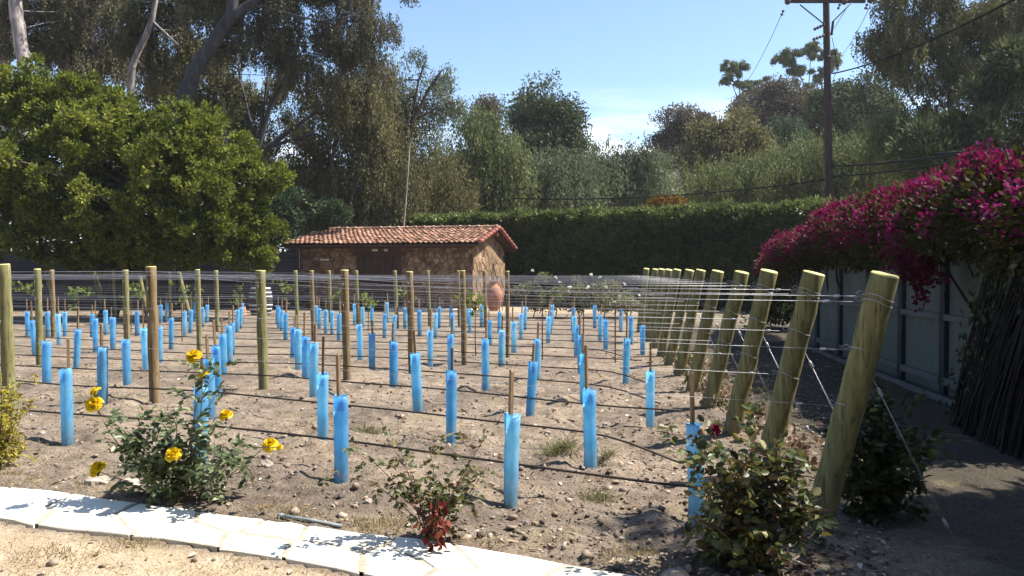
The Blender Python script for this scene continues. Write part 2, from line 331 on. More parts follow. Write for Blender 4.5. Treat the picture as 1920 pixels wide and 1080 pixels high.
M['L_rosedark'] = leaf_mat('bronze_rose_leaf', [(0, (0.0245, 0.0302, 0.0135)), (.35, (0.0612, 0.0756, 0.0285)), (.6, (0.1080, 0.1188, 0.0413)), (.75, (0.1008, 0.0590, 0.0315)), (.9, (0.1440, 0.1368, 0.0338)), (1, (0.1944, 0.1584, 0.0525))], .25, rough=.45, spec=.3)
M['L_red'] = leaf_mat('red_young_leaf', [(0, (.075, .014, .012)), (.6, (.16, .036, .028)), (1, (.25, .075, .05))], .35, rough=.35)
M['L_shade'] = leaf_mat('dull_rose_leaf', [(0, (.016, .026, .010)), (.6, (.045, .062, .022)), (1, (.10, .11, .035))], .25, rough=.4)
M['L_yellowgreen'] = leaf_mat('yellow_green_leaf', [(0, (.11, .10, .018)), (.5, (.25, .21, .035)), (1, (.40, .34, .08))], .35)
M['L_vine'] = leaf_mat('young_vine_leaf', [(0, (.05, .075, .018)), (.5, (.13, .16, .035)), (1, (.26, .29, .09))], .4)
M['L_weed'] = leaf_mat('weed_blade', [(0, (.085, .092, .038)), (.5, (.155, .155, .070)), (1, (.28, .245, .135))], .3)
M['L_dry'] = leaf_mat('dry_blade', [(0, (.17, .13, .065)), (.5, (.27, .215, .11)), (1, (.38, .31, .18))], .3)
M['L_litter'] = leaf_mat('leaf_litter', [(0, (.075, .042, .026)), (.5, (.20, .13, .085)), (.8, (.42, .33, .24)), (1, (.62, .55, .46))], .15)
M['petal'] = leaf_mat('yellow_petal', [(0, (.56, .36, .008)), (.5, (.72, .54, .016)), (1, (.80, .66, .08))], .35, rough=.6)
M['petal_red'] = leaf_mat('dark_red_petal', [(0, (.055, .004, .012)), (1, (.14, .010, .03))], .3, rough=.6)
M['petal_white'] = leaf_mat('white_petal', [(0, (.55, .56, .45)), (1, (.80, .80, .72))], .4, rough=.6)

# ------------------------------------------------------------------ rows of the vineyard
A = R(22.5); RD = np.array([-math.cos(A), math.sin(A)]); RN = np.array([math.sin(A), math.cos(A)])
C0, SP = 5.0, 1.32
def row_pt(k, al):                        # al: metres along the row, 0 near the right-hand end, negative to the left
    c = C0 + SP * k
    x = -al * RD[0] + c * RN[0]; y = -al * RD[1] + c * RN[1]
    return np.array([x, y])
def row_c(p): return (p[0] * RN[0] + p[1] * RN[1] - C0) / SP
def row_al(p): return -(p[0] * RD[0] + p[1] * RD[1])
def row_end(k):                           # where a row meets the line of leaning end posts  X = 1.33 + .0875 Y
    a = 0.0
    for _ in range(60):
        p = row_pt(k, a); a += (1.33 + .0875 * p[1] - p[0]) * .9
    return a
ORD = ["zeroth", "first", "second", "third", "fourth", "fifth", "sixth", "seventh", "eighth", "ninth", "tenth", "eleventh", "twelfth", "thirteenth", "fourteenth"]
def row_word(k): return "nearest row" if k == 0 else ORD[k + 1] + " row back"

TUBES = {0: [(1305, 972), (957, 945), (640, 905), (375, 866), (127, 836)],
 1: [(1107, 877), (846, 833), (605, 821), (395, 785), (192, 762)],
 2: [(1219, 798), (993, 783), (784, 772), (588, 749), (409, 744), (239, 727), (88, 724)],
 3: [(1095, 758), (911, 735), (738, 731), (573, 715), (420, 707), (274, 696), (143, 694)],
 4: [(1173, 719), (1006, 717), (845, 712), (698, 698), (560, 695), (431, 684), (300, 682), (179, 661), (66, 667)],
 5: [(1089, 702), (940, 689), (807, 686), (676, 677), (550, 672), (435, 665), (321, 655), (212, 656), (111, 648)],
 6: [(1205, 665), (1081, 672), (964, 661), (173, 632), (122, 631), (52, 630)],
 7: [(1136, 655), (919, 647), (636, 640), (536, 638), (346, 632), (257, 629), (199, 628), (90, 632)],
 8: [(1183, 645), (1076, 643), (1028, 645), (849, 632), (738, 640), (721, 633), (623, 629), (445, 625), (357, 625)],
 9: [(1125, 640), (977, 637), (881, 626), (817, 633), (787, 630), (611, 627), (528, 620), (451, 616), (380, 613)],
 10: [(1164, 624), (1032, 625), (936, 625), (823, 615), (760, 616), (698, 612), (599, 616), (523, 616), (302, 606)],
 11: [(1115, 615), (1074, 620), (985, 618), (903, 613), (846, 612), (681, 615), (592, 610), (454, 605), (388, 604), (313, 605)],
 12: [(1035, 610), (877, 607), (726, 604), (665, 611), (520, 607), (365, 602)]}
for k, L in TUBES.items():
    for px, py in L:
        g = ground_at(px, py); BUMPS.append((g[0], g[1]))
BUMPS = np.array(BUMPS)

# ------------------------------------------------------------------ ground
def path_edges():
    up = [(-260, 893), (0, 913), (300, 950), (500, 976), (800, 1014), (1000, 1046), (1200, 1079), (1420, 1120)]
    lo = [(-260, 944), (0, 974), (60, 985), (300, 1012), (520, 1046), (700, 1080), (960, 1138), (1240, 1215)]
    U = np.array([ground_at(*p) for p in up]); L = np.array([ground_at(*p) for p in lo]); return U, L
PU, PL = path_edges()
def line_y(Pts, x): return np.interp(x, Pts[:, 0], Pts[:, 1])
def axis(segs):
    out = []
    for a, b, s in segs: out += list(np.arange(a, b, s))
    return np.array(out + [segs[-1][1]])
gx = axis([(-600, -60, 60), (-60, -26, 2), (-26, -6, .3), (-6, 4.6, .05), (4.6, 14, .3), (14, 60, 3), (60, 600, 60)])
gy = axis([(-80, 0, 8), (0, 3.4, .2), (3.4, 9, .045), (9, 16, .11), (16, 34, .3), (34, 90, 3), (90, 1400, 70)])
X, Y = np.meshgrid(gx, gy, indexing='ij')
Z = terrain(X, Y)
nearm = np.clip((13 - Y) / 3, 0, 1) * np.clip((5 - np.abs(X + .8)) / .6, 0, 1) * np.clip((Y - 2.5), 0, 1)
Z = Z + nearm * (.050 * np.maximum(vnoise(X * 7, Y * 7, 3), 0) + .050 * np.maximum(vnoise(X * 15, Y * 15, 4) - .08, 0) + .016 * vnoise(X * 30, Y * 30, 5))
for bx, by in BUMPS:
    i0, i1 = np.searchsorted(gx, [bx - .6, bx + .6]); j0, j1 = np.searchsorted(gy, [by - .6, by + .6])
    if by < 14 and i1 > i0 and j1 > j0:
        d = np.hypot(X[i0:i1, j0:j1] - bx, Y[i0:i1, j0:j1] - by)
        Z[i0:i1, j0:j1] += .045 * np.exp(-((d - .26) / .10) ** 2) * (1 + 1.2 * vnoise(X[i0:i1, j0:j1] * 9, Y[i0:i1, j0:j1] * 9, 6)) - .03 * np.exp(-(d / .14) ** 2)
front = np.clip((line_y(PL, X) - Y) / .10, 0, 1) * (Y < 9)
beyond = np.clip((Y - 27) / 2.5, 0, 1) * (X > -4)
onpath = (Y < line_y(PU, X) - .02) & (Y > line_y(PL, X) + .02) & (Y > 2) & (Y < 8)
Z = np.where(onpath, slope(X, Y) * 1.0 - .045, Z)
Z = np.where(front > 0, slope(X, Y) + (.010 * vnoise(X * 3, Y * 3, 8) + .010 * vnoise(X * 14, Y * 14, 9)) * np.clip((line_y(PL, X) - Y) / .12, 0, 1) - .010, Z)
edge = (np.abs(Y - line_y(PL, X)) < .055) & (Y < 8) & (Y > 2); Z = np.where(edge, np.minimum(Z, slope(X, Y) - .010), Z)
edge = (np.abs(Y - line_y(PU, X)) < .055) & (Y < 8) & (Y > 2); Z = np.where(edge, np.clip(Z, slope(X, Y) - .02, slope(X, Y) + .012), Z)
nx, ny = X.shape
V = np.stack([X, Y, Z], -1).reshape(-1, 3)
I = np.arange(nx * ny).reshape(nx, ny)
Q = np.stack([I[:-1, :-1], I[1:, :-1], I[1:, 1:], I[:-1, 1:]], -1).reshape(-1, 4)
me = bpy.data.meshes.new("ground"); me.vertices.add(len(V)); me.vertices.foreach_set("co", V.astype(np.float32).ravel())
me.loops.add(Q.size); me.loops.foreach_set("vertex_index", Q.astype(np.int32).ravel()); me.polygons.add(len(Q))
me.polygons.foreach_set("loop_start", np.arange(len(Q), dtype=np.int32) * 4); me.polygons.foreach_set("loop_total", np.full(len(Q), 4, np.int32))
me.update(calc_edges=True)
shade_tint = np.clip((X - (1.33 + .0875 * Y) - .20 - .5 * vnoise(X * 1.2, Y * 1.2, 15)) / .5, 0, 1) * np.clip((24 - Y) / 3, 0, 1) * np.clip((Y + 2), 0, 1)  # darkens the soil right of the end posts, standing in for shade
am_ = me.attributes.new("shade_tint", 'FLOAT', 'POINT'); am_.data.foreach_set("value", shade_tint.astype(np.float32).ravel())
at_ = me.attributes.new("sand", 'FLOAT', 'POINT'); at_.data.foreach_set("value", np.maximum(front, beyond * .7).astype(np.float32).ravel())
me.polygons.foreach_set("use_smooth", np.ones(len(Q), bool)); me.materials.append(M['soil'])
o = bpy.data.objects.new("ground", me); C.objects.link(o); tag(o, "dry brown vineyard soil with clods reaching past the hedge", "ground", kind="structure")
def surf(x, y):
    i = np.clip(np.searchsorted(gx, x), 1, nx - 1); j = np.clip(np.searchsorted(gy, y), 1, ny - 1)
    return Z[i, j]

# ------------------------------------------------------------------ polygons for stones
def clip(poly, a, b, c):                  # keep a*x+b*y<=c
    out = []
    for i in range(len(poly)):
        p, q = poly[i], poly[(i + 1) % len(poly)]
        dp = a * p[0] + b * p[1] - c; dq = a * q[0] + b * q[1] - c
        if dp <= 0: out.append(p)
        if dp * dq < 0:
            t = dp / (dp - dq); out.append((p[0] + t * (q[0] - p[0]), p[1] + t * (q[1] - p[1])))
    return out
def voronoi(seeds, bound):
    cells = []
    for i, s in enumerate(seeds):
        poly = list(bound); d = np.hypot(*(seeds - s).T)
        for j in np.argsort(d)[1:22]:
            q = seeds[j]; a, b = q - s; poly = clip(poly, a, b, (q @ q - s @ s) / 2)
            if len(poly) < 3: break
        if len(poly) >= 3: cells.append(np.array(poly))
    return cells
def shrink(poly, d):
    c = poly.mean(0); r = np.hypot(*(poly - c).T).mean()
    return c + (poly - c) * max(.2, 1 - d / r)
def slab(mb, pts3, up, h, m=0, t=.5, bev=.012):
    pts3 = np.asarray(pts3); n = len(pts3); c = pts3.mean(0); top = pts3 + up * h
    ins = c + (pts3 - c) * (1 - bev / (np.linalg.norm(pts3 - c, axis=1).mean() + 1e-6)); ins = ins + up * h
    mid = pts3 + up * (h - bev * .6)
    v = np.concatenate([pts3, mid, ins])
    f = [(i, (i + 1) % n, n + (i + 1) % n, n + i) for i in range(n)] + [(n + i, n + (i + 1) % n, 2 * n + (i + 1) % n, 2 * n + i) for i in range(n)]
    f.append(tuple(2 * n + i for i in range(n))); mb.add(v, f, m, t)

# flagstone path
mb = MB(); S = np.linspace(PU[0, 0], 2.2, 40)
pth_x0, pth_x1 = -4.9, 2.0
def pw(s, t):                              # s metres along x, t 0..1 across, sheared along the path
    x = s; yl, yu = line_y(PL, x), line_y(PU, x); y = yl + (yu - yl) * t
    return np.array([x, y, float(slope(x, y))])
seeds = []
s = pth_x0
while s < pth_x1:
    for t in ((.28, .75) if rng.random() < .75 else (.5,)):
        seeds.append((s + rng.normal(0, .10), (t + rng.normal(0, .10)) * .65))
    s += rng.uniform(.30, .52)
seeds = np.array(seeds)
for c in voronoi(seeds, [(pth_x0, 0.0), (pth_x1, 0.0), (pth_x1, .65), (pth_x0, .65)]):
    c = shrink(c, .013)
    e = []
    for i in range(len(c)):
        p, q = c[i], c[(i + 1) % len(c)]
        for u in (0, .34, .67):
            r_ = p + (q - p) * u; e.append(r_ + rng.normal(0, .006, 2) * (0 if u == 0 or r_[1] < .03 or r_[1] > .62 else 1))
    e = [q + np.array([0, rng.normal(0, .010)]) if (q[1] < .03 or q[1] > .62) else q for q in e]
    slab(mb, [pw(a, b / .65) - np.array([0, 0, .04]) for a, b in e], np.array([0, 0, 1.0]), .046 + rng.uniform(-.003, .004), 0, rng.random(), .010)
n_ = 40; xs = np.linspace(pth_x0, pth_x1, n_)
V = [pw(x, t) + np.array([0, 0, .003]) for x in xs for t in (.03, .97)]
mb.add(V, [(2 * i, 2 * i + 2, 2 * i + 3, 2 * i + 1) for i in range(n_ - 1)], 1)
o = mb.build("flagstone_path", [M['flag'], M['joint']]); tag(o, "pale crazy-paved flagstone path crossing the lower left foreground", "path", kind="structure")

# ------------------------------------------------------------------ stones, litter, grass
ICO = None
def ico():
    t = (1 + 5 ** .5) / 2
    v = np.array([(-1, t, 0), (1, t, 0), (-1, -t, 0), (1, -t, 0), (0, -1, t), (0, 1, t), (0, -1, -t), (0, 1, -t), (t, 0, -1), (t, 0, 1), (-t, 0, -1), (-t, 0, 1)], float)
    v /= np.linalg.norm(v[0])
    f = [(0, 11, 5), (0, 5, 1), (0, 1, 7), (0, 7, 10), (0, 10, 11), (1, 5, 9), (5, 11, 4), (11, 10, 2), (10, 7, 6), (7, 1, 8), (3, 9, 4), (3, 4, 2), (3, 2, 6), (3, 6, 8), (3, 8, 9), (4, 9, 5), (2, 4, 11), (6, 2, 10), (8, 6, 7), (9, 8, 1)]
    return v, f
IV, IF = ico()
def scatter(n, ymax=15):
    y = 3.6 + (ymax - 3.6) * rng.random(n) ** 1.7; x = rng.uniform(-.66, .45, n) * y * 1.02
    keep = ~((y < line_y(PU, x) + .05) & (y > line_y(PL, x) - .05) & (x < 2.2))
    return x[keep], y[keep]
x, y = scatter(22000)
inv = y > line_y(PU, x); wgt = np.where(inv, .25 + .75 * (vnoise(x * 1.3, y * 1.3, 12) + .5) * np.clip(.75 + x * .12, .35, 1), .06)
k = rng.random(len(x)) < wgt; x, y = x[k], y[k]; n = len(x)
sz = np.exp(rng.normal(-4.95, .55, n)).clip(.003, .032)
B = rng.normal(0, 1, (n, 12, 3)) * .16 + IV[None]
B *= (sz[:, None] * rng.uniform(.6, 1.5, (n, 3)) * np.array([1, 1, .65]))[:, None, :]
P = np.stack([x, y, surf(x, y) + sz * .25], 1)
o = quad_mesh("soil_clods", (B + P[:, None]).reshape(-1, 3), 12, IF, rng.random(n), M['clod']); tag(o, "loose clods and pebbles strewn over the vineyard soil", "pebbles", kind="stuff")
x, y = scatter(12000)
inv = y > line_y(PU, x); k = rng.random(len(x)) < np.where(inv, .35 + np.clip(x * .22, -.2, .5), .03); x, y = x[k], y[k]; n = len(x)
def leaf_quads(P, D, L, W, kind='diamond', flat=None):
    n = len(P); D = D / (np.linalg.norm(D, axis=1)[:, None] + 1e-9)
    rnd = rng.normal(0, 1, (n, 3)) if flat is None else flat
    S_ = np.cross(D, rnd); S_ /= np.linalg.norm(S_, axis=1)[:, None] + 1e-9
    N_ = np.cross(S_, D); L = np.broadcast_to(L, n)[:, None]; W = np.broadcast_to(W, n)[:, None]
    if kind == 'diamond':
        v = np.stack([P, P + D * L * .45 + S_ * W / 2, P + D * L, P + D * L * .45 - S_ * W / 2], 1)
        return v.reshape(-1, 3), 4, [(0, 1, 2, 3)]
    up = N_ * W * .16; dn = -N_ * L * .10
    v = np.stack([P, P + D * L * .25 + S_ * W * .42 + up, P + D * L * .62 + S_ * W * .42 + up, P + D * L + dn,
                  P + D * L * .62 - S_ * W * .42 + up, P + D * L * .25 - S_ * W * .42 + up], 1)
    return v.reshape(-1, 3), 6, [(0, 1, 2, 3), (0, 3, 4, 5)]
D = rng.normal(0, 1, (n, 3)) * np.array([1, 1, .25])
v, kk, F = leaf_quads(np.stack([x, y, surf(x, y) + .008], 1), D, rng.uniform(.018, .062, n), rng.uniform(.010, .034, n), 'oval', rng.normal(0, .35, (n, 3)) + np.array([0, 0, 1.0]))
o = quad_mesh("leaf_litter", v, kk, F, rng.random(n), M['L_litter']); tag(o, "dry fallen leaves scattered over the soil between the rows", "leaf litter", kind="stuff")
def blades(cx, cy, n, spread, h, lean=.5):
    x = cx + rng.normal(0, spread, n); y = cy + rng.normal(0, spread * .7, n)
    P = np.stack([x, y, surf(x, y) - .004], 1); D = np.stack([rng.normal(0, lean, n), rng.normal(0, lean, n), np.ones(n)], 1)
    return P, D, h * rng.uniform(.4, 1.2, n)
PP, DD, LL = [], [], []
for _ in range(150):
    px, py = rng.uniform(-20, 900), 0
    if rng.random() < .55:
        yy = rng.uniform(3.75, 5.4); xx = rng.uniform(-.64, .2) * yy
        if yy > line_y(PL, xx) - .03: continue
        a = blades(xx, yy, rng.integers(8, 40), .07, .035, 1.1)
    else:
        xx = rng.uniform(-4.2, 1.4); yy = line_y(PU, xx) + abs(rng.normal(.10, .22)) + .03
        a = blades(xx, yy, rng.integers(10, 45), .06, .05, .9)
    PP.append(a[0]); DD.append(a[1]); LL.append(a[2])
for _ in range(190):
    yy = 5.2 + rng.random() ** 1.5 * 12; xx = rng.uniform(-.62, .25) * yy
    a = blades(xx, yy, rng.integers(8, 30), .10, .05, .9); PP.append(a[0]); DD.append(a[1]); LL.append(a[2])
for px, py, n, h in ((1185, 1040, 300, .05), (540, 965, 260, .05), (715, 985, 300, .06), (260, 1012, 220, .06), (470, 1050, 90, .04), (90, 1040, 160, .05)):
    g = ground_at(px, py); a = blades(g[0], g[1], n, .11, h, .6); PP.append(a[0]); DD.append(a[1]); LL.append(a[2])
PP, DD, LL = np.concatenate(PP), np.concatenate(DD), np.concatenate(LL)
k = ~((PP[:, 1] < line_y(PU, PP[:, 0]) - .02) & (PP[:, 1] > line_y(PL, PP[:, 0]) + .02)); PP, DD, LL = PP[k], DD[k], LL[k]
v, kk, F = leaf_quads(PP, DD, LL, .005)
o = quad_mesh("dry_grass", v, kk, F, rng.random(len(PP)), M['L_dry']); tag(o, "short straw coloured dry grass along the path and sandy ground", "dry grass", kind="stuff")

def weed(px, py, n, spread, h, mat, label, name="weed_plant", cat="weed"):
    g = ground_at(px, py); n = int(n * 1.3); P, D, L = blades(g[0], g[1], n, spread * .62, h * 1.35, 1.0); L = L * rng.choice([.5, .8, 1.2], n)
    v, kk, F = leaf_quads(P, D, L, .0045)
    o = quad_mesh(name, v, kk, F, rng.random(n), mat, None, (g[0], g[1], g[2])); tag(o, label, cat)
weed(1050, 862, 420, .11, .11, M['L_weed'], "feathery green weed left of the blue tube in the second row")
weed(690, 812, 240, .09, .08, M['L_weed'], "pale green weed patch behind the tube with the tall stake", )
weed(1120, 935, 260, .10, .07, M['L_weed'], "low dark weed on bare soil right of the nearest middle tube")
weed(1140, 868, 160, .07, .06, M['L_weed'], "small weed hugging the foot of a tube in the second row")

def boulder(px, py, s, flat, label, m=None):
    g = ground_at(px, py); mb = MB(); v = []
    a1 = np.linspace(.15, math.pi - .15, 7); n = 12
    d = np.array([[math.sin(p) * math.cos(q), math.sin(p) * math.sin(q), math.cos(p)] for p in a1 for q in np.linspace(0, 2 * math.pi, n, endpoint=False)])
    k0 = rng.integers(1000)
    r = 1 + .55 * vnoise(d[:, 0] * 1.7 + 9, d[:, 1] * 1.7 + d[:, 2] * 2.3 + 5, k0) + .3 * vnoise(d[:, 0] * 4, d[:, 1] * 4 + d[:, 2] * 3, k0 + 1)
    v = d * r[:, None] * np.array([s, s * .8, s * flat])
    f = [(i * n + j, i * n + (j + 1) % n, (i + 1) * n + (j + 1) % n, (i + 1) * n + j) for i in range(6) for j in range(n)]
    f += [tuple(range(n))[::-1], tuple(6 * n + j for j in range(n))]
    mb.add(v + g + np.array([0, 0, s * flat * .35]), f, 0, rng.random())
    o = mb.build("stone", M['stone'], None, False, g); tag(o, label, "stone")
boulder(183, 908, .085, .5, "flat grey stone lying beneath a yellow rose by the path")
boulder(245, 912, .075, .55, "brown stone just right of the flat grey stone by the path")
boulder(1265, 1088, .075, .7, "pale block-like stone at the bottom edge under the right rose")
boulder(1285, 950, .04, .7, "pale stone at the foot of the nearest row's right tube")
boulder(78, 820, .05, .6, "tan stone left of the nearest row's left tube")
boulder(500, 875, .055, .6, "tan stone left of the tall-staked tube below the yellow flower")
boulder(1137, 795, .045, .7, "whitish stone right of the second row's right tube")
boulder(985, 980, .03, .7, "small stone at the foot of the middle tube nearest the camera")
boulder(1245, 800, .05, .6, "pale broken stone right of the third row's right tube")
boulder(1430, 880, .05, .7, "stone in the leaves at the foot of a leaning end post")
boulder(690, 945, .028, .7, "small tan stone left of the red-leaved rose bush")

# grey pipe beside the path
a_, b_ = ground_at(522, 974), ground_at(640, 988)
mb = MB(); mb.tube([a_ + [0, 0, .02], (a_ + b_) / 2 + [0, 0.004, .018], b_ + [0, 0, .012]], .011, 10)
mb.tube([a_ + [-.004, 0, .02], a_ + [.03, -.003, .02]], .0135, 10)
tag(mb.build("irrigation_pipe", M['pipe'], None, True, a_), "grey plastic irrigation pipe lying along the path edge", "pipe")

# ------------------------------------------------------------------ grow tubes
def sleeve_mesh(seed, h):
    r_ = np.random.default_rng(seed); sides, rings = 26, 13; mb = MB(); V = []
    ph = r_.uniform(0, 6.28); sq = r_.uniform(.03, .10); tw = r_.uniform(-.5, .9); seam = r_.uniform(0, 6.28)
    a = np.linspace(0, 2 * math.pi, sides, endpoint=False)
    for i in range(rings):
        z = h * i / (rings - 1); r0 = .046 * (1 + .03 * math.sin(3.1 * z / h + ph))
        r = r0 * (1 + sq * np.cos(2 * (a + ph)) + .025 * np.cos(3 * a + 9 * z) + r_.normal(0, .010, sides))
        d = np.angle(np.exp(1j * (a - seam - tw * z)))
        r = r + .008 * np.clip(1 - np.abs(d - .14) / .14, 0, 1) * (d < .16) + .0025 * np.sin(z * 38 + a * 2 + ph) * np.sin(z * 9 + ph)            # overlapping edge of the rolled sheet
        zz = z + (.006 * np.cos(a + ph) + .004 * np.sin(2 * a) if i == rings - 1 else 0) - (.03 if i == 0 else 0)
        V.append(np.stack([r * np.cos(a), r * np.sin(a), np.broadcast_to(zz, sides)], 1))
    for i in range(rings - 1, rings - 4, -1): V.append(V[i] * np.array([.955, .955, 1]))   # inner wall seen at the rim
    n = len(V)
    F = [(i * sides + j, i * sides + (j + 1) % sides, (i + 1) * sides + (j + 1) % sides, (i + 1) * sides + j) for i in range(n - 1) for j in range(sides)]
    mb.add(np.concatenate(V), F); return mb
def stake_mb(h, seed):
    r_ = np.random.default_rng(seed); mb = MB(); w_ = .0105
    V = []; zs = [-.03, h * .5, h - .012, h]
    for i, z in enumerate(zs):
        q = w_ * (1 if i < 3 else .72); o = np.array([r_.normal(0, .002), r_.normal(0, .002)])
        V += [(o[0] + sx * q, .018 + o[1] + sy * q, z) for sx, sy in ((-1, -1), (1, -1), (1, 1), (-1, 1))]
    F = [(i * 4 + j, i * 4 + (j + 1) % 4, i * 4 + 4 + (j + 1) % 4, i * 4 + 4 + j) for i in range(3) for j in range(4)] + [(12, 13, 14, 15)]
    return mb.add(V, F)
def clip_mb(z):
    mb = MB(); a = np.linspace(0, 2 * math.pi, 17); mb.tube(np.stack([.0505 * np.cos(a), .0505 * np.sin(a), np.full(17, z)], 1), .0013, 4, cap=False)
    return mb
protos = []
for i in range(7):
    h = .61 if i < 4 else .55; sh = [.90, .84, .80, .93, .80, .84, .76][i]
    t = thing("grow_tube", "x", "grow tube", (0, 0, 0), "blue grow tubes in the vine rows")
    sleeve_mesh(40 + i, h).build("tube_sleeve", M['tube'], t, True)
    stake_mb(sh, 60 + i).build("stake", M['stake'], t)
    clip_mb(h).build("tie", M['drip'], t)
    protos.append(t)
used = set()
TILT = {(66, 667): -4, (143, 694): -3.2, (993, 783): -4, (957, 945): -2.4, (640, 905): .2, (88, 724): -1.2, (127, 836): -1, (192, 762): -1, (1219, 798): 0, (1107, 877): -.8, (605, 821): .5, (239, 727): -.6, (1305, 972): -.5, (846, 833): -.2}
NOSTAKE = {(88, 724)}
for k, L in TUBES.items():
    L = sorted(L, key=lambda p: -row_al(ground_at(*p)))
    for j, (px, py) in enumerate(L):
        g = ground_at(px, py)
        pi = int(rng.integers(0, 4)) if k < 6 else int(rng.integers(4, 7))
        if k == 0: pi = [3, 0, 0, 1, 1][j]
        o = protos[pi] if pi not in used else copy_tree(protos[pi]); used.add(pi)
        o.location = (g[0], g[1], float(surf(g[0], g[1])) - .005)
        tl = TILT.get((px, py), rng.normal(-.8, 1.0)); o.rotation_euler = (R(rng.normal(0, 1.0)), R(tl), R(rng.uniform(0, 360) if k > 0 else [20, 130, 60, 200, 300][j]))
        o.rotation_mode = 'XYZ'
        o.scale = (1, 1, rng.uniform(.93, 1.06))
        lean = "left-leaning " if tl < -2.3 else ("right-leaning " if tl > 1.2 else "")
        pos = ORD[j + 1] + " from right" if j else "rightmost"
        rw = "nearest row" if k == 0 else "%s row from the front" % ORD[k + 1]
        o["label"] = "%sblue tube around a stake, %s, %s" % (lean, pos, rw)
for p in protos:
    if p["label"] == "x": bpy.data.objects.remove(p)
# bare stakes without a tube
for px, py, h, lab in [(1017, 676, .92, "bare brown stake without a tube, near the picture's middle right"),
                       (1154, 682, .92, "bare brown stake without a tube, just left of the fifth row's rightmost tube"),
                       (341, 642, .80, "bare bent stake without a tube between two far left tubes"),
                       (1094, 668, .88, "bare brown stake standing behind a column of tubes at centre right")]:
    g = ground_at(px, py); mb = stake_mb(h, int(px)); mb.v = [mb.v[0] + g]
    tag(mb.build("wooden_stake", M['stake'], None, False, g), lab, "stake", "bare stakes between the tubes")

# ------------------------------------------------------------------ posts
def post_mb(base, top, r0, r1, seed, sides=22):
    r_ = np.random.default_rng(seed); base = np.asarray(base, float); top = np.asarray(top, float); ax = top - base; n = 12
    pts = [base - ax * .04] + [base + ax * i / (n - 1) for i in range(n)]
    pts = np.array(pts); pts[2:-1, :2] += r_.normal(0, .003, (len(pts) - 3, 2))
    rad = np.linspace(r0, r1, len(pts)) * (1 + r_.normal(0, .012, len(pts)))
    mb = MB(); mb.tube(pts, rad, sides, 0, .5, False)
    # chamfered, pale sawn top
    V = mb.v[0]; topring = V[-sides:]; c = topring.mean(0); up = ax / np.linalg.norm(ax)
    ring2 = c + (topring - c) * .93 + up * .008
    b = mb.n; mb.add(ring2, [], 0)
    for j in range(sides): mb.f.append([b - sides + j, b - sides + (j + 1) % sides, b + (j + 1) % sides, b + j]); mb.m.append(1); mb.t.append(.5)
    mb.f.append([b + j for j in range(sides)]); mb.m.append(1); mb.t.append(.5)
    return mb
def loop_mb(c, ax, r, tail):
    """a wire turned round the post with a little tail"""
    ax = ax / np.linalg.norm(ax); x = np.cross(ax, [0, 1, 0]); x /= np.linalg.norm(x); y = np.cross(ax, x)
    a = np.linspace(-2.6, 2.5, 18); mb = MB()
    pts = [c + (r + .004) * (math.cos(t) * x + math.sin(t) * y) + ax * .012 * math.sin(2 * t) for t in a]
    mb.tube(pts, .0026, 5)
    e = c + (r + .004) * x
    mb.tube([e, e + x * .03 + ax * .012, e + x * .045 - ax * .004, e + x * .028 - ax * .016, e + x * .004 - ax * .01], .0026, 5)
    return mb
WZ = [1.355, 1.325, 1.06, .745]            # heights of the trellis wires on the near rows
ENDS = []
# leaning end posts on the right
EP = [((1659, 516), .075), ((1526, 513), .075), ((1442, 509), .074), ((1391, 511), .074), ((1346, 509), .073), ((1314, 507), .068), ((1293, 507), .072),
      ((1270, 506), .068), ((1254, 506), .07), ((1241, 505), .07), ((1229, 505), .07), ((1212, 504), .07)]
PXB = {0: 1528, 1: 1425, 2: 1367, 3: 1322, 4: 1290, 5: 1266}
for k in range(12):
    al = row_end(k) ; p = row_pt(k, al)
    b = np.array([p[0], p[1], gz(p[0], p[1])])
    (tx, ty), r = EP[k]
    # the top leans outwards along the row
    L_ = .42 if k == 0 else .40
    tp = at(tx, ty, b[1] - .24)
    ax = tp - b
    t = thing("end_post", "thick olive end post leaning right, %s of the receding line" % ("nearest" if k == 0 else (ORD[k + 1] + " from the camera" if k < 11 else "farthest")), "post", b, "leaning end posts at the right ends of the rows")
    post_mb(b, tp, r * 1.08, r, 200 + k).build("post", [M['post'], M['cut']], t, True, b)
    att = []
    for q, z in enumerate(WZ):
        f_ = (z - b[2]) / (tp[2] - b[2]); f_ = min(f_, .955 - .02 * q)
        c = b + ax * f_; att.append(c)
        if k < 9: loop_mb(c, ax, r, 1).build("wire_loop", M['wire'], t, True, b)
    ENDS.append((b, tp, att, r))
# upright posts inside the rows:  base pixel, row, top pixel, colour, radius
IP = [((22, 820), 0, (6, 497), 0, .053), ((291, 771), 1, (283, 501), 1, .050), ((495, 742), 2, (488.5, 508), 0, .055), ((651, 705), 3, (646, 507), 1, .050), ((75, 690), 3, (70, 505), 0, .050),
      ((773, 701), 4, (768, 510), 1, .050), ((239, 690), 4, (235, 507), 0, .048), ((871, 690), 5, (867, 508), 1, .044), ((375, 672), 5, (370, 506), 0, .046),
      ((101, 637), 6, (97, 507), 1, .050), ((952, 671), 6, (951.5, 509), 1, .033), ((588, 640), 7, (584, 508), 1, .044), ((408, 620), 8, (405, 508), 0, .048),
      ((558, 615), 9, (554, 508), 0, .046), ((672, 620), 9, (668, 508), 0, .042), ((745, 615), 10, (740, 508), 0, .048), ((217, 600), 10, (213, 508), 0, .040),
      ((320, 600), 10, (318, 510), 0, .040), ((861, 612), 11, (859, 508), 1, .036), ((911, 604), 11, (908, 508), 1, .050), ((620, 600), 11, (617, 508), 0, .046), ((806, 600), 11, (802, 508), 0, .044)]
rowposts = {}
for bp, k, tp, col, r in IP: rowposts.setdefault(k, []).append((bp, tp, col, r))
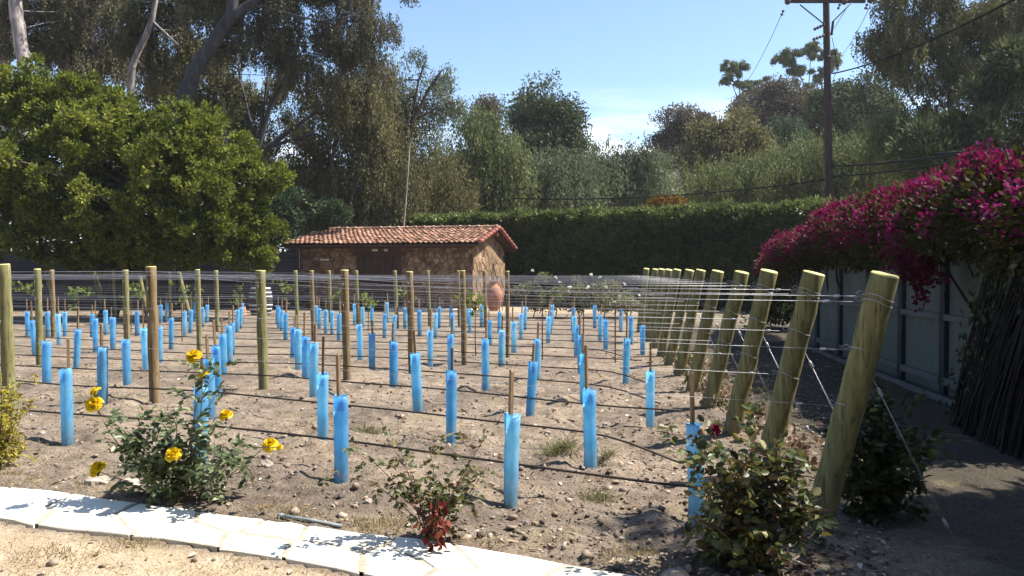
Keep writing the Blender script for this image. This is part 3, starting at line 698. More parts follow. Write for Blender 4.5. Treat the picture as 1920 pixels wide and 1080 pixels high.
for k, L in rowposts.items():
    L.sort(key=lambda q: -q[0][0])
    for j, (bp, tp, col, r) in enumerate(L):
        u, dy, dz = ray(*bp); c = C0 + SP * k; t_ = c / (u * RN[0] + dy * RN[1]); x_, y_ = u * t_, dy * t_
        b = np.array([x_, y_, gz(x_, y_)]); top = at(tp[0], tp[1], b[1])
        rw = "nearest row" if k == 0 else "%s row from the front" % ORD[k + 1]
        pos = "" if len(L) == 1 else (", the right one of its row" if j == 0 else (", the left one of its row" if j == len(L) - 1 else ", the middle one of its row"))
        if len(L) == 4: pos = ", %s from the right" % ORD[j + 1]
        t = thing("trellis_post", "%s upright trellis post, %s%s" % ("brownish" if col else "olive green", rw, pos), "post", b, "upright posts inside the vine rows")
        post_mb(b, top, r * 1.06, r, 300 + int(bp[0]), 16).build("post", [M['post_b'] if col else M['post'], M['cut']], t, True, b)
        if k < 9:
            for z in WZ[1:3]:
                f_ = (z - b[2] - .02) / (top[2] - b[2]); cc = b + (top - b) * f_
                mb = MB(); mb.tube([cc + [-.014, -r - .001, .014], cc + [-.014, -r - .010, .010], cc + [-.014, -r - .010, -.010], cc + [-.014, -r - .001, -.014]], .0032, 5)
                mb.build("staple", M['wire'], t, True, b)
# leaning end posts at the far left
LE = [((107, 597), (88, 508), 8), ((200, 592), (176, 510), 9), ((276, 592), (260, 511), 10), ((355, 592), (335, 511), 11)]
LEND = {}
for j, (bp, tp, k) in enumerate(LE):
    Yd = 26.2 + .25 * j; b = at(bp[0], bp[1] + 2, Yd); b[2] = gz(b[0], b[1]); top = at(tp[0], tp[1], Yd + .1)
    t = thing("end_post", "pale slanting end post at the far left, %s from the left" % ORD[j + 1], "post", b, "slanting end posts at the far left")
    post_mb(b, top, .075, .070, 400 + j, 14).build("post", [M['post'], M['cut']], t, True, b); LEND[k] = row_al(b)
# ------------------------------------------------------------------ wires and drip hoses
HZ = ["upper strand of the paired top trellis wires", "lower strand of the paired top trellis wires", "single middle-height trellis wire", "lowest bright trellis wire above the hose"]
for k in range(12):
    b, tp, att, r = ENDS[k]; left = LEND.get(k, -22.5)
    rw = "nearest row" if k == 0 else "%s row from the front" % ORD[k + 1]
    for q, a0 in enumerate(att):
        zr = WZ[q] - (0 if k < 6 else .0)
        n_ = 14; al0 = row_al(a0); als = np.linspace(al0, left, n_)
        pts = []
        for i, al in enumerate(als):
            p = row_pt(k, al); sag = -.010 * abs(math.sin((al - al0) * .55)); zz = a0[2] + (zr + float(slope(*p)) - a0[2]) * min(1, i / 3.0)
            pts.append((p[0], p[1] - (r if i == 0 else .052), zz + sag))
        pts[0] = tuple(a0 + np.array([-.9 * r, -.3 * r, 0]))
        mb = MB(); mb.tube(pts, .0013 if k < 3 else .0015, 4)
        o = thing("trellis_wire", "%s, %s" % (HZ[q], rw), "wire", a0, "trellis wires strung along the rows") if k < 3 else None
        if o:
            mb.build("strand", M['wire'], o, True, a0)
            p0, p1 = np.array(pts[0]), np.array(pts[1]); e = p0 + (p1 - p0) / np.linalg.norm(p1 - p0) * (.14 + .05 * (q % 2))
            m2 = MB(); d_ = (p1 - p0) / np.linalg.norm(p1 - p0)
            m2.tube([e, e + d_ * .008, e + d_ * .03, e + d_ * .038], [.003, .008, .008, .003], 8); m2.build("splice", M['wire'], o, True, a0)
        else:
            tag(mb.build("trellis_wire", M['wire'], None, True, a0), "%s, %s" % (HZ[q], rw), "wire", "trellis wires strung along the rows")
EMB = MB(); EMB.tube([(0, 0, .006), (0, 0, .017)], [.0045, .003], 6); EMO = EMB.build("emitter", M['drip'], None, True); EMM = EMO.data; bpy.data.objects.remove(EMO)
def add_emitter(c, t):
    e = bpy.data.objects.new("emitter", EMM); C.objects.link(e); e.parent = t; e.location = tuple(float(v) for v in c)
for k in range(13):
    al0 = (row_end(k) if k < 12 else -5.0) - (.62 if k == 0 else .35 + .25 * rng.random()); left = LEND.get(k, -22.5); pts = []
    als = np.concatenate([np.linspace(al0, al0 - 1.0, 6)[:-1], np.arange(al0 - 1.0, left, -.4)])
    curl = k in (1, 3, 4, 6)
    em = []
    for i, al in enumerate(als):
        p = row_pt(k, al) - RN * (.055 - .02 * vnoise(al * .7, k * 3.1, 21))
        h_ = .205 - .06 * np.clip(-(p[0] + 1) / 4, 0, 1) + .022 * vnoise(al * .8, k * 7.3, 20)
        if curl and i < 5: h_ *= [.25, .5, .75, .92, .98][i]; p = p - RN * .10 * (1 - i / 5) ** 2
        pts.append((p[0], p[1], float(slope(*p)) + h_))
        if i % 2 == 0 and k < 7:
            em.append(np.array(pts[-1]))
    o_ = np.array(pts[0]); rw = "nearest row" if k == 0 else "%s row from the front" % ORD[k + 1]
    if k < 7:
        t = thing("drip_hose", "black drip hose strung low along the %s" % rw, "hose", o_, "black drip hoses along the rows")
        mb = MB(); mb.tube(pts, .0085, 7); mb.build("hose", M['drip'], t, True, o_); [add_emitter(c - o_, t) for c in em[:34]]
    else:
        mb = MB(); mb.tube(pts, .0085, 5); tag(mb.build("drip_hose", M['drip'], None, True, o_), "black drip hose strung low along the %s" % rw, "hose", "black drip hoses along the rows")
# guy wires that brace the end posts
for k in range(6):
    b, tp, att, r = ENDS[k]; a0 = b + (tp - b) * .62 + np.array([r, 0, 0]); an = np.array([b[0] + .66, b[1] - .24, 0.0]); an[2] = gz(an[0], an[1])
    t = thing("guy_wire", "doubled steel guy wire bracing the %s leaning end post" % ("nearest" if k == 0 else ORD[k + 1] + " nearest"), "guy wire", an, "guy wires of the end posts")
    mb = MB(); s_ = np.array([.010, .006, 0])
    mb.tube([a0, an + s_], .0013, 4); mb.tube([a0, an - s_], .0013, 4); mb.build("strand", M['wire'], t, True, an)
    for nm, f_ in (("turnbuckle", .07), ("clamp", .86)):
        c = a0 + (an - a0) * f_; d_ = (an - a0) / np.linalg.norm(an - a0)
        m2 = MB(); m2.tube([c, c + d_ * .012, c + d_ * .05, c + d_ * .062], [.004, .011, .011, .004], 8); m2.build(nm, M['wire'], t, True, an)

# ------------------------------------------------------------------ foliage builders
def lobe(px, py, rx, ry, Y, dz=None):
    s = Y / FPX; return at(px, py, Y), np.array([rx * s, (dz if dz else .85 * min(rx, ry) * s + .15 * rx * s), ry * s])
def clusters(lobes, n, shell=.35, rough=.35, sub=0, subr=.8):
    if sub:                                  # boughs first, then tufts round the outer side of every bough
        c0, d0 = clusters(lobes, sub, shell, rough); k = rng.integers(0, sub, n); sr = subr * rng.uniform(.55, 1.25, sub)
        d = rng.normal(0, 1, (n, 3)) + d0[k] * .9 + np.array([0, 0, .55]); d /= np.linalg.norm(d, axis=1)[:, None]
        return c0[k] + d * (sr[k] * (rng.random(n) ** .35))[:, None] * np.array([1, 1, .72]), d
    w_ = np.array([(l[1][0] * l[1][2]) for l in lobes]); w_ = w_ / w_.sum(); k = rng.choice(len(lobes), n, p=w_)
    d = rng.normal(0, 1, (n, 3)); d /= np.linalg.norm(d, axis=1)[:, None]
    c = np.array([l[0] for l in lobes])[k]; r = np.array([l[1] for l in lobes])[k]
    q = 1 - np.abs(rng.normal(0, shell, n)); q = np.clip(q, .15, 1)
    nz = 1 + rough * 2 * vnoise(d[:, 0] * 2.2 + k * 7.7, d[:, 1] * 2.2 + d[:, 2] * 3.1 + k * 3.3, 33)
    return c + d * r * (q * nz)[:, None], d
def crown(cl, out, per, crad, L, W, kind):
    n = len(cl); N = n * per; ci = np.repeat(np.arange(n), per)
    ct = np.clip(.65 * rng.random(n) + .35 * (.5 + 1.3 * vnoise(cl[:, 0] * .55 + cl[:, 1] * .4, cl[:, 2] * .8 + cl[:, 1] * .3, 71)), 0, 1)
    if kind == 'tuft':                       # rosettes of leaves pointing outwards
        dd = rng.normal(0, 1, (N, 3)); dd /= np.linalg.norm(dd, axis=1)[:, None]
        o_ = out[ci] * .8 + np.array([0, 0, .35]); D = dd + o_ * .9
        P = cl[ci] + dd * crad * rng.random((N, 1)) ** .6 * .8
    elif kind == 'droop':                    # hanging strands
        st = np.clip(rng.normal(0, 1, (n, 5, 3)), -1.5, 1.5) * crad * np.array([.55, .55, .35]); si = rng.integers(0, 5, N)
        f_ = rng.random(N); P = cl[ci] + st[ci, si] + rng.normal(0, .10, (N, 3)) * crad
        P[:, 2] -= f_ * crad * 1.5; D = np.stack([rng.normal(0, .5, N), rng.normal(0, .5, N), -np.ones(N)], 1)
    else:                                    # loose puff
        dd = rng.normal(0, 1, (N, 3)); P = cl[ci] + np.clip(dd, -1.5, 1.5) * crad * np.array([.55, .55, .42]); D = rng.normal(0, 1, (N, 3)) + np.array([0, 0, .2])
    t = np.clip(.55 * ct[ci] + .45 * rng.random(N), 0, 1)
    L_ = L * rng.uniform(.6, 1.25, N); W_ = W * rng.uniform(.7, 1.25, N)
    return leaf_quads(P, D, L_, W_), t
def curve(p0, p1, bend=.12, n=7, up=0):
    p0 = np.asarray(p0, float); p1 = np.asarray(p1, float); L = np.linalg.norm(p1 - p0); m = (p0 + p1) / 2 + rng.normal(0, bend, 3) * L * .5 + np.array([0, 0, up * L])
    t = np.linspace(0, 1, n)[:, None]; return p0 * (1 - t) ** 2 + 2 * m * t * (1 - t) + p1 * t ** 2
def wobble(pts, a):
    pts = np.asarray(pts, float); out = [pts[0]]
    for i in range(len(pts) - 1):
        for u in (.34, .67, 1): out.append(pts[i] + (pts[i + 1] - pts[i]) * u + (rng.normal(0, a, 3) if u < 1 else 0))
    return np.array(out)
def tree(name, label, lobes, mat, bark, Y, base_px, stems=None, n=260, per=34, crad=.5, L=.3, W=.09, kind='droop', shell=.35, rough=.35, limbs=14, r0=.2, cat="tree", group=None, limbr=.035, back=None, sub=None, subr=None, inner=0):
    bx = at(base_px, 560, Y); base = np.array([bx[0], Y, gz(bx[0], Y)])
    t = thing(name, label, cat, base, group)
    if kind != 'tuft':
        per = int(per * 1.7); L *= .66; W = max(W * .95, .06)
        if not inner: inner = int(n * (.12 if stems else .4))
    if back is None: back = 1.6 if stems else 0
    lobes = [lobe(l[0], l[1], l[2], l[3], Y + back, 1.2 if stems else None) for l in lobes]
    if sub is None: sub = max(6, n // 9)
    if subr is None: subr = crad * 1.5
    cl, out = clusters(lobes, n, shell, rough, sub, subr)
    if inner:
        ci_, oi_ = clusters([(c_, r_ * .74) for c_, r_ in lobes], inner, .35, rough); cl = np.concatenate([cl, ci_]); out = np.concatenate([out, oi_])
    ok = cl[:, 2] > .25; cl, out = cl[ok], out[ok]
    (v, k, F), ti = crown(cl, out, per, crad, L, W, kind)
    quad_mesh("crown", v, k, F, ti, mat, t, base)
    mb = MB(); anchors = []
    if stems is None:
        top = np.mean([l[0] for l in lobes], 0); stems_w = [(np.array([base - [0, 0, .1], base * .45 + top * .55 + rng.normal(0, .15, 3), top]), r0, r0 * .45)]
    else:
        stems_w = []
        for pts, wa, wb in stems:
            P = []
            for p in pts:
                yy = Y + (p[2] if len(p) > 2 else 0); q = at(p[0], p[1], yy); P.append(q)
            P = np.array(P)
            if P[0][2] < .9: P[0][2] = -.1
            stems_w.append((P, wa * Y / FPX / 2, wb * Y / FPX / 2))
    for P, ra, rb in stems_w:
        Q_ = wobble(P, ra * .12); mb.tube(Q_, np.linspace(ra, rb, len(Q_)), 10); anchors += list(Q_[len(Q_) // 3:])
    anchors = np.array(anchors)
    for i in rng.choice(len(cl), min(limbs, len(cl)), replace=False):
        d = np.linalg.norm(anchors - cl[i], axis=1) + np.maximum(0, anchors[:, 2] - cl[i][2]) * 1.5; a0 = anchors[np.argmin(d)]
        mb.tube(curve(a0, cl[i], .10, 7), np.linspace(limbr * 1.6, limbr * .4, 7), 5)
    mb.build("trunk", bark, t, True, base)
    return t

# ------------------------------------------------------------------ trees
tree("broadleaf_tree", "huge dense bright green bushy tree filling the left side above the dark fence",
     [(110, 275, 200, 125), (290, 325, 170, 130), (60, 390, 150, 95), (400, 390, 105, 90), (260, 420, 180, 75), (480, 322, 50, 28), (120, 200, 150, 62), (310, 262, 80, 52), (20, 165, 80, 45), (210, 450, 90, 45), (390, 305, 80, 50), (30, 462, 60, 28), (475, 425, 48, 50), (380, 465, 120, 34), (250, 474, 150, 30), (470, 470, 55, 34)],
     M['L_bush'], M['bark_dark'], 25, 200, n=6400, per=30, crad=.17, L=.115, W=.075, kind='tuft', shell=.13, rough=.50, sub=560, subr=.43, inner=1500, limbs=40, r0=.3, limbr=.05)
tree("broadleaf_shrub", "dark bluish green shrub between the bushy tree and the shed", [(500, 430, 55, 52), (505, 480, 45, 50), (440, 480, 70, 40), (520, 530, 40, 40), (530, 402, 44, 26), (590, 408, 50, 18)], M['L_blue'], M['bark_dark'], 32.6, 490, n=420, per=34, crad=.36, L=.16, W=.08, kind='tuft', shell=.25, limbs=10, r0=.1, cat="shrub")
EUG = "tall gum trees behind the left bushy tree"
tree("gum_tree", "pale barked gum tree with a sawn-off branch stub at far left", [(100, 50, 85, 75), (60, -70, 150, 60), (130, 100, 50, 35)], M['L_eucdark'], M['bark_pale'], 31, 32,
     [([(34, 560), (46, 140), (36, 62), (30, 20), (26, -60)], 26, 22), ([(38, 62), (44, 54)], 12, 10), ([(30, 0), (90, -70)], 12, 6)], n=420, per=56, crad=.45, L=.17, W=.06, limbs=14, limbr=.014, group=EUG)
tree("gum_tree", "whitish smooth gum trunk cut by the left picture edge", [(-40, -110, 120, 70), (-70, 40, 60, 60)], M['L_euc'], M['bark_pale'], 33, 2, [([(4, 560), (6, 80), (4, 0), (0, -80)], 28, 22)], n=160, per=30, crad=.55, L=.24, W=.07, limbs=10, group=EUG)
tree("gum_tree", "slim dark gum tree with thin straight trunk at the upper left", [(180, 15, 75, 75), (235, 85, 55, 45), (150, -70, 110, 50), (120, 60, 50, 60)], M['L_eucdark'], M['bark_grey'], 38, 171,
     [([(171, 560), (169, 130), (172, 70), (185, 30), (210, -60)], 12, 6)], n=400, per=52, crad=.45, L=.19, W=.065, limbs=14, limbr=.014, group=EUG)
tree("gum_tree", "gum tree with flaking speckled leaning trunk and olive drooping foliage", [(320, 60, 90, 75), (370, 120, 60, 60), (330, -40, 110, 50), (250, 40, 50, 50), (300, 140, 50, 40)], M['L_euc'], M['bark_pale'], 36, 215,
     [([(215, 560), (248, 125), (270, 75), (286, 35), (300, -60)], 14, 8), ([(286, 40), (335, 85)], 5, 2)], n=520, per=52, crad=.45, L=.19, W=.065, limbs=14, limbr=.014, group=EUG)
tree("gum_tree", "biggest gum tree with thick grey forked trunk leaning right above the bush", [(560, 40, 110, 85), (650, 15, 85, 80), (610, 120, 60, 50), (470, 70, 70, 55), (450, -60, 200, 65), (700, 75, 38, 60), (520, -50, 230, 60), (400, 20, 60, 50)], M['L_eucdark'], M['bark_grey'], 33, 300,
     [([(300, 560), (350, 170), (372, 120), (398, 85), (434, 30), (432, -70)], 32, 20), ([(432, 34), (475, 5), (540, -60)], 20, 12), ([(470, 8), (600, 40), (660, 30)], 5, 2)], n=1250, per=56, crad=.45, L=.17, W=.06, limbs=40, limbr=.014, group=EUG)
tree("gum_tree", "multi-stemmed pale gum tree fanning out left of the brown weeping tree", [(555, 165, 75, 60), (640, 195, 65, 60), (480, 200, 55, 85), (430, 205, 50, 70), (690, 150, 40, 60), (560, 250, 60, 50), (420, 140, 60, 60)], M['L_euc'], M['bark_grey'], 36.5, 475,
     [([(470, 560), (482, 285), (505, 205), (548, 125), (560, 80)], 13, 5), ([(484, 290), (530, 255), (585, 215), (650, 160)], 12, 4), ([(480, 290), (494, 210), (503, 130)], 7, 3), ([(480, 300), (470, 230), (450, 150)], 8, 4), ([(490, 280), (560, 258), (590, 250)], 8, 3)],
     n=640, per=50, crad=.45, L=.18, W=.06, limbs=34, group=EUG, limbr=.014)
tree("gum_tree", "shaded gum tree filling the gap behind the slanting trunks", [(430, 260, 90, 80), (330, 160, 80, 60), (520, 330, 60, 60), (200, 110, 100, 50)], M['L_eucdark'], M['bark_grey'], 43, 420, n=560, per=50, crad=.55, L=.22, W=.07, limbs=14, limbr=.014, group=EUG)
tree("weeping_tree", "brownish olive weeping pepper tree behind the shed's left half", [(600, 310, 75, 100), (655, 230, 65, 110), (720, 340, 80, 90), (640, 390, 110, 50), (690, 145, 45, 50), (590, 400, 60, 50), (560, 340, 40, 60), (700, 260, 60, 80)], M['L_pepper'], M['bark_dark'], 38, 640,
     [([(640, 560), (622, 300), (640, 225), (690, 160)], 10, 3), ([(624, 310), (600, 240)], 5, 2), ([(650, 400), (705, 250)], 6, 2)], n=900, per=44, crad=.75, L=.24, W=.05, limbs=40, shell=.45)
tree("weeping_tree", "thin grey green weeping tree with dark trunk and see-through top", [(800, 140, 50, 42), (830, 205, 38, 75), (770, 180, 35, 60)], M['L_willow'], M['bark_dark'], 40, 757,
     [([(757, 560), (763, 280), (775, 225), (805, 165), (830, 130)], 12, 3), ([(770, 240), (785, 150), (800, 110)], 6, 2), ([(770, 230), (840, 190)], 5, 2)], n=200, per=20, crad=.45, L=.22, W=.04, limbs=60, limbr=.018, shell=.5, inner=1)
tree("weeping_tree", "olive brown weeping tree hanging low right behind the shed ridge", [(765, 300, 65, 110), (800, 350, 60, 80), (740, 380, 80, 50), (850, 370, 40, 50), (735, 210, 50, 60)], M['L_pepper'], M['bark_dark'], 41, 790,
     [([(752, 560), (757, 380), (768, 268)], 4, 3), ([(790, 560), (775, 330), (760, 200)], 14, 4)], n=620, per=40, crad=.75, L=.25, W=.05, limbs=24, shell=.45)
FT = "trees beyond the hedge"
tree("olive_tree", "light olive rounded tree right of the weeping trees, beyond the shed's right end", [(905, 290, 62, 60), (870, 350, 55, 60), (935, 360, 60, 55), (905, 240, 38, 30), (960, 330, 30, 40)], M['L_olive'], M['bark_dark'], 45, 905, n=560, per=36, crad=.7, L=.3, W=.08, group=FT)
tree("distant_tree", "small dark treetop poking up behind the light olive rounded tree", [(906, 213, 26, 24), (896, 240, 26, 25)], M['L_brown'], M['bark_dark'], 60, 905, n=110, per=36, crad=.7, L=.34, W=.1, kind='puff', group=FT)
tree("round_tree", "dark dome-shaped tree standing highest near the picture's middle", [(1022, 225, 50, 45), (1000, 265, 45, 50), (1045, 265, 40, 50), (1020, 310, 60, 60)], M['L_dark'], M['bark_dark'], 56, 1022, n=560, per=36, crad=.8, L=.38, W=.12, kind='puff', group=FT)
tree("pepper_tree", "grey green soft tree below the dark dome-shaped tree", [(1055, 320, 52, 60), (1010, 360, 60, 50), (1090, 360, 50, 50)], M['L_grey'], M['bark_dark'], 47, 1050, n=440, per=36, crad=.75, L=.32, W=.08, group=FT)
tree("pepper_tree", "grey green low tree left of the rusty tree, against open sky", [(1150, 325, 50, 60), (1175, 300, 35, 38), (1215, 350, 45, 50)], M['L_grey'], M['bark_dark'], 51, 1165, n=420, per=36, crad=.75, L=.32, W=.08, group=FT)
tree("gum_tree", "rusty brown rounded gum tree right of the open sky gap", [(1285, 245, 42, 28), (1255, 270, 22, 24), (1320, 245, 30, 24), (1270, 300, 36, 26)], M['L_brown'], M['bark_grey'], 62, 1285, n=300, per=36, crad=.7, L=.36, W=.11, kind='puff', group=FT)
tree("olive_tree", "olive mounded tree in front of the rusty gum tree", [(1355, 275, 56, 38), (1340, 320, 60, 45), (1300, 290, 30, 30), (1400, 260, 40, 30)], M['L_pepper'], M['bark_dark'], 55, 1350, n=420, per=36, crad=.7, L=.34, W=.11, kind='puff', group=FT)
tree("gum_tree", "spindly tall gum tree with umbrella tufts, leftmost against the sky", [(1378, 128, 25, 14), (1393, 160, 16, 9), (1362, 150, 12, 8), (1433, 155, 13, 6), (1407, 174, 11, 9), (1385, 182, 10, 10)], M['L_grey'], M['bark_grey'], 82, 1405,
     [([(1405, 560), (1402, 260), (1392, 200), (1380, 135)], 4, 1.5), ([(1397, 225), (1374, 160), (1363, 148)], 2, 1), ([(1398, 215), (1408, 175), (1433, 158)], 2, 1), ([(1392, 200), (1394, 160)], 2, 1), ([(1400, 250), (1352, 205)], 1.5, .6), ([(1400, 240), (1370, 190)], 1.5, .6)], n=260, per=34, crad=.26, L=.26, W=.12, kind='puff', limbs=26, limbr=.03, shell=.3, rough=.3, sub=60, subr=.34, back=0, inner=4, group=FT)
tree("gum_tree", "wide-topped sparse gum tree just left of the utility pole", [(1477, 108, 28, 18), (1520, 98, 26, 14), (1497, 136, 22, 10), (1555, 113, 17, 16), (1520, 158, 12, 8), (1480, 157, 9, 6), (1540, 135, 16, 12)], M['L_grey'], M['bark_grey'], 80, 1530,
     [([(1535, 560), (1528, 230), (1515, 175), (1490, 120)], 4, 1.5), ([(1522, 190), (1540, 140), (1555, 118)], 2, 1), ([(1516, 175), (1520, 105)], 2, 1), ([(1520, 185), (1482, 158)], 2, 1), ([(1505, 150), (1470, 112)], 2, 1)], n=400, per=34, crad=.27, L=.26, W=.12, kind='puff', limbs=34, limbr=.03, shell=.35, rough=.3, sub=85, subr=.36, back=0, inner=4, group=FT)
tree("gum_tree", "broad rusty brown crown below the two sparse gum trees", [(1455, 200, 58, 32), (1405, 218, 32, 24), (1490, 190, 36, 26), (1470, 230, 55, 28), (1420, 250, 40, 30)], M['L_brown'], M['bark_grey'], 70, 1450, n=420, per=36, crad=.8, L=.4, W=.13, kind='puff', group=FT)
tree("round_tree", "dark broad rounded tree right behind the utility pole", [(1600, 195, 58, 42), (1560, 215, 40, 42), (1640, 208, 30, 36), (1570, 260, 50, 46), (1600, 240, 60, 40)], M['L_dark'], M['bark_dark'], 64, 1595, n=560, per=36, crad=.8, L=.4, W=.14, kind='puff', group=FT)
tree("conifer_tree", "dark blue green pointed tree left of the utility pole", [(1458, 255, 26, 40), (1450, 300, 40, 45), (1470, 240, 14, 22)], M['L_blue'], M['bark_dark'], 58, 1455, n=260, per=36, crad=.7, L=.36, W=.1, group=FT)
tree("pepper_tree", "olive soft drooping tree left of the utility pole above the hedge", [(1500, 320, 70, 58), (1420, 335, 60, 50), (1330, 355, 60, 40), (1520, 285, 40, 36)], M['L_olive'], M['bark_dark'], 43, 1490, n=640, per=36, crad=.75, L=.28, W=.06, group=FT)
tree("pepper_tree", "olive soft drooping tree right of the utility pole", [(1610, 285, 60, 56), (1680, 300, 60, 56), (1640, 340, 100, 45), (1570, 330, 50, 50), (1720, 340, 50, 50)], M['L_olive'], M['bark_dark'], 41, 1625, n=760, per=36, crad=.75, L=.28, W=.06, group=FT)
tree("gum_tree", "large olive gum tree filling the upper right corner", [(1690, 50, 50, 45), (1760, 30, 80, 70), (1850, 60, 85, 75), (1790, 130, 80, 60), (1690, 140, 36, 50), (1735, 205, 50, 70), (1900, 0, 90, 70), (1700, 100, 60, 40), (1870, 140, 70, 50), (1700, -30, 60, 40), (1655, 85, 26, 30)], M['L_euc'], M['bark_dark'], 34, 1790,
     [([(1790, 560), (1785, 250), (1775, 120), (1790, -30)], 12, 5), ([(1780, 220), (1730, 140), (1690, 60)], 5, 2), ([(1780, 200), (1850, 100)], 5, 2), ([(1760, 250), (1705, 180), (1690, 130)], 4, 1.5)], back=.4, n=1150, per=54, crad=.45, L=.17, W=.06, limbs=50, shell=.42, limbr=.022)
tree("broadleaf_tree", "dark shaded tree at the right edge below the olive gum", [(1870, 230, 80, 70), (1800, 280, 75, 60), (1910, 160, 50, 60), (1730, 300, 50, 50), (1900, 320, 80, 50)], M['L_dark'], M['bark_dark'], 30, 1860, n=900, per=36, crad=.5, L=.22, W=.08, kind='tuft')
tree("pepper_tree", "pale olive weeping foliage between the dark right tree and the gum", [(1715, 255, 45, 45), (1685, 240, 30, 50)], M['L_olive'], M['bark_dark'], 34, 1705, n=220, per=36, crad=.6, L=.24, W=.05)
tree("flowering_shrub", "orange flowering shrub peeping over the hedge", [(1248, 378, 34, 9), (1225, 384, 24, 6)], M['L_orange'], M['bark_dark'], 34.5, 1245, n=60, per=16, crad=.25, L=.12, W=.07, kind='puff', limbs=5, r0=.05, cat="shrub")
pq = at(757, 560, 34.6); pq[2] = 0
mb = MB(); mb.tube([pq, at(757, 425, 34.6), at(763, 350, 34.6), at(769, 268, 34.6)], [.045, .04, .03, .02], 8); tag(mb.build("bare_pole", M['bark_pale'], None, True, pq), "thin pale bare pole rising behind the shed's roof ridge", "pole")
# distant wood that closes the skyline
lb = [lobe(x_, 370 + rng.uniform(-18, 14), 66, 62, 100 + rng.uniform(-8, 8)) for x_ in range(-1700, 3400, 62)]
cl, out = clusters(lb, 5200, .3); (v, k, F), ti = crown(cl, out, 22, 1.3, .8, .4, 'puff')
tag(quad_mesh("distant_wood", v, k, F, ti, M['L_grey']), "distant grey green wood behind all the trees", "wood", kind="stuff")

# ------------------------------------------------------------------ hedge
h0 = np.array([-6.5, 40.2]); h1 = np.array([13.0, 26.0]); hd = (h1 - h0); hl = np.linalg.norm(hd); hd /= hl; hn = np.array([-hd[1], hd[0]])
if hn[1] > 0: hn = -hn                      # towards the camera
hb = np.array([*((h0 + h1) / 2), 0])
hedge = thing("hedge", "tall clipped dark green hedge with yellowish sun-tinted top behind the vineyard", "hedge", hb)
def hedge_pts(n, face):
    s = rng.random(n) * hl
    if face == 'front': z = (3.82 - .34 * s / hl) * rng.random(n) ** .8; off = .0 + .50 * vnoise(s * 1.0, z * 1.2, 41) + .42 * vnoise(s * 2.6, z * 2.8, 42) + .20 * vnoise(s * 6, z * 6, 45)
    else: z = 3.82 - .34 * s / hl + .22 * vnoise(s * 1.1, s * 0, 43) + .16 * vnoise(s * 3.7, s * 0, 44) + np.abs(rng.normal(0, .05, n)) + .22 * (rng.random(n) < .03) * rng.random(n); off = -rng.random(n) * 1.5
    p = h0 + hd * s[:, None] + hn * off[:, None]
    return np.stack([p[:, 0], p[:, 1], z], 1)
cl = np.concatenate([hedge_pts(6400, 'front'), hedge_pts(2300, 'top')])
out = np.concatenate([np.tile([*hn, .2], (6400, 1)), np.tile([*(hn * .15), 1.0], (2300, 1))])
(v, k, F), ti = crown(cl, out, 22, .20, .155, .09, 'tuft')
tz = np.repeat(np.clip((cl[:, 2] - 2.8) / .75, 0, 1), 22); ti = np.clip(ti * .9 + .30 * tz, 0, 1); quad_mesh("foliage", v, k, F, ti, M['L_hedge'], hedge, hb)  # leaf tint raised towards the top, imitating sunlight there
mb = MB(); c2 = (h0 + h1) / 2 - hn * .85; mb.box((c2[0], c2[1], 1.66), (hl - .2, .9, 3.32), math.atan2(hd[1], hd[0])); mb.build("branches", M['bark_dark'], hedge, False, hb)  # solid dark core added inside the hedge to block light

# ------------------------------------------------------------------ dark fence at the left
f0, f1 = at(-160, 590, 29.0), at(560, 590, 30.5)
fd = (f1 - f0)[:2]; fl = np.linalg.norm(fd); fd /= fl; fr = math.atan2(fd[1], fd[0]); fb = np.array([*((f0 + f1) / 2)[:2], 0])
fence = thing("board_fence", "dark charcoal fence under the big bushy tree at left", "fence", fb)
for i in range(9):
    z = .14 + i * .235; mb = MB(); mb.box((fb[0], fb[1], z), (fl, .03, .237), fr); mb.build("board", M['darkfence'], fence, False, fb)
for i in range(7):
    p = f0[:2] + fd * fl * i / 6; mb = MB(); mb.box((p[0] + .07 * -fd[1] * -1, p[1] - .07, 1.12), (.10, .09, 2.24), fr); mb.build("fence_post", M['darkfence'], fence, False, fb)
mb = MB(); mb.box((fb[0], fb[1], 2.27), (fl, .10, .04), fr); mb.build("cap_rail", M['darkfence'], fence, False, fb)

# ------------------------------------------------------------------ stone shed
T14 = R(14.5); ux = np.array([-math.cos(T14), math.sin(T14), 0]); uy = np.array([math.sin(T14), math.cos(T14), 0]); uz = np.array([0, 0, 1.0])
E0 = np.array([-1.18, 29.0, 0])            # right end of the front eave on the ground; ux runs left along the eave, uy to the back
def hp(a, b, z): return E0 + ux * a + uy * b + uz * z
HL, HD = 7.8, 5.16; ZF, ZR, ZB, BR = 2.42, 3.06, 2.30, 2.58
shed = thing("stone_shed", "small stone shed with a terracotta tiled roof behind the vineyard", "shed", hp(HL / 2, HD / 2, 0)); sb = hp(HL / 2, HD / 2, 0)
def zroof(b): return ZF + (ZR - ZF) * b / BR if b < BR else ZR + (ZB - ZR) * (b - BR) / (HD - BR)
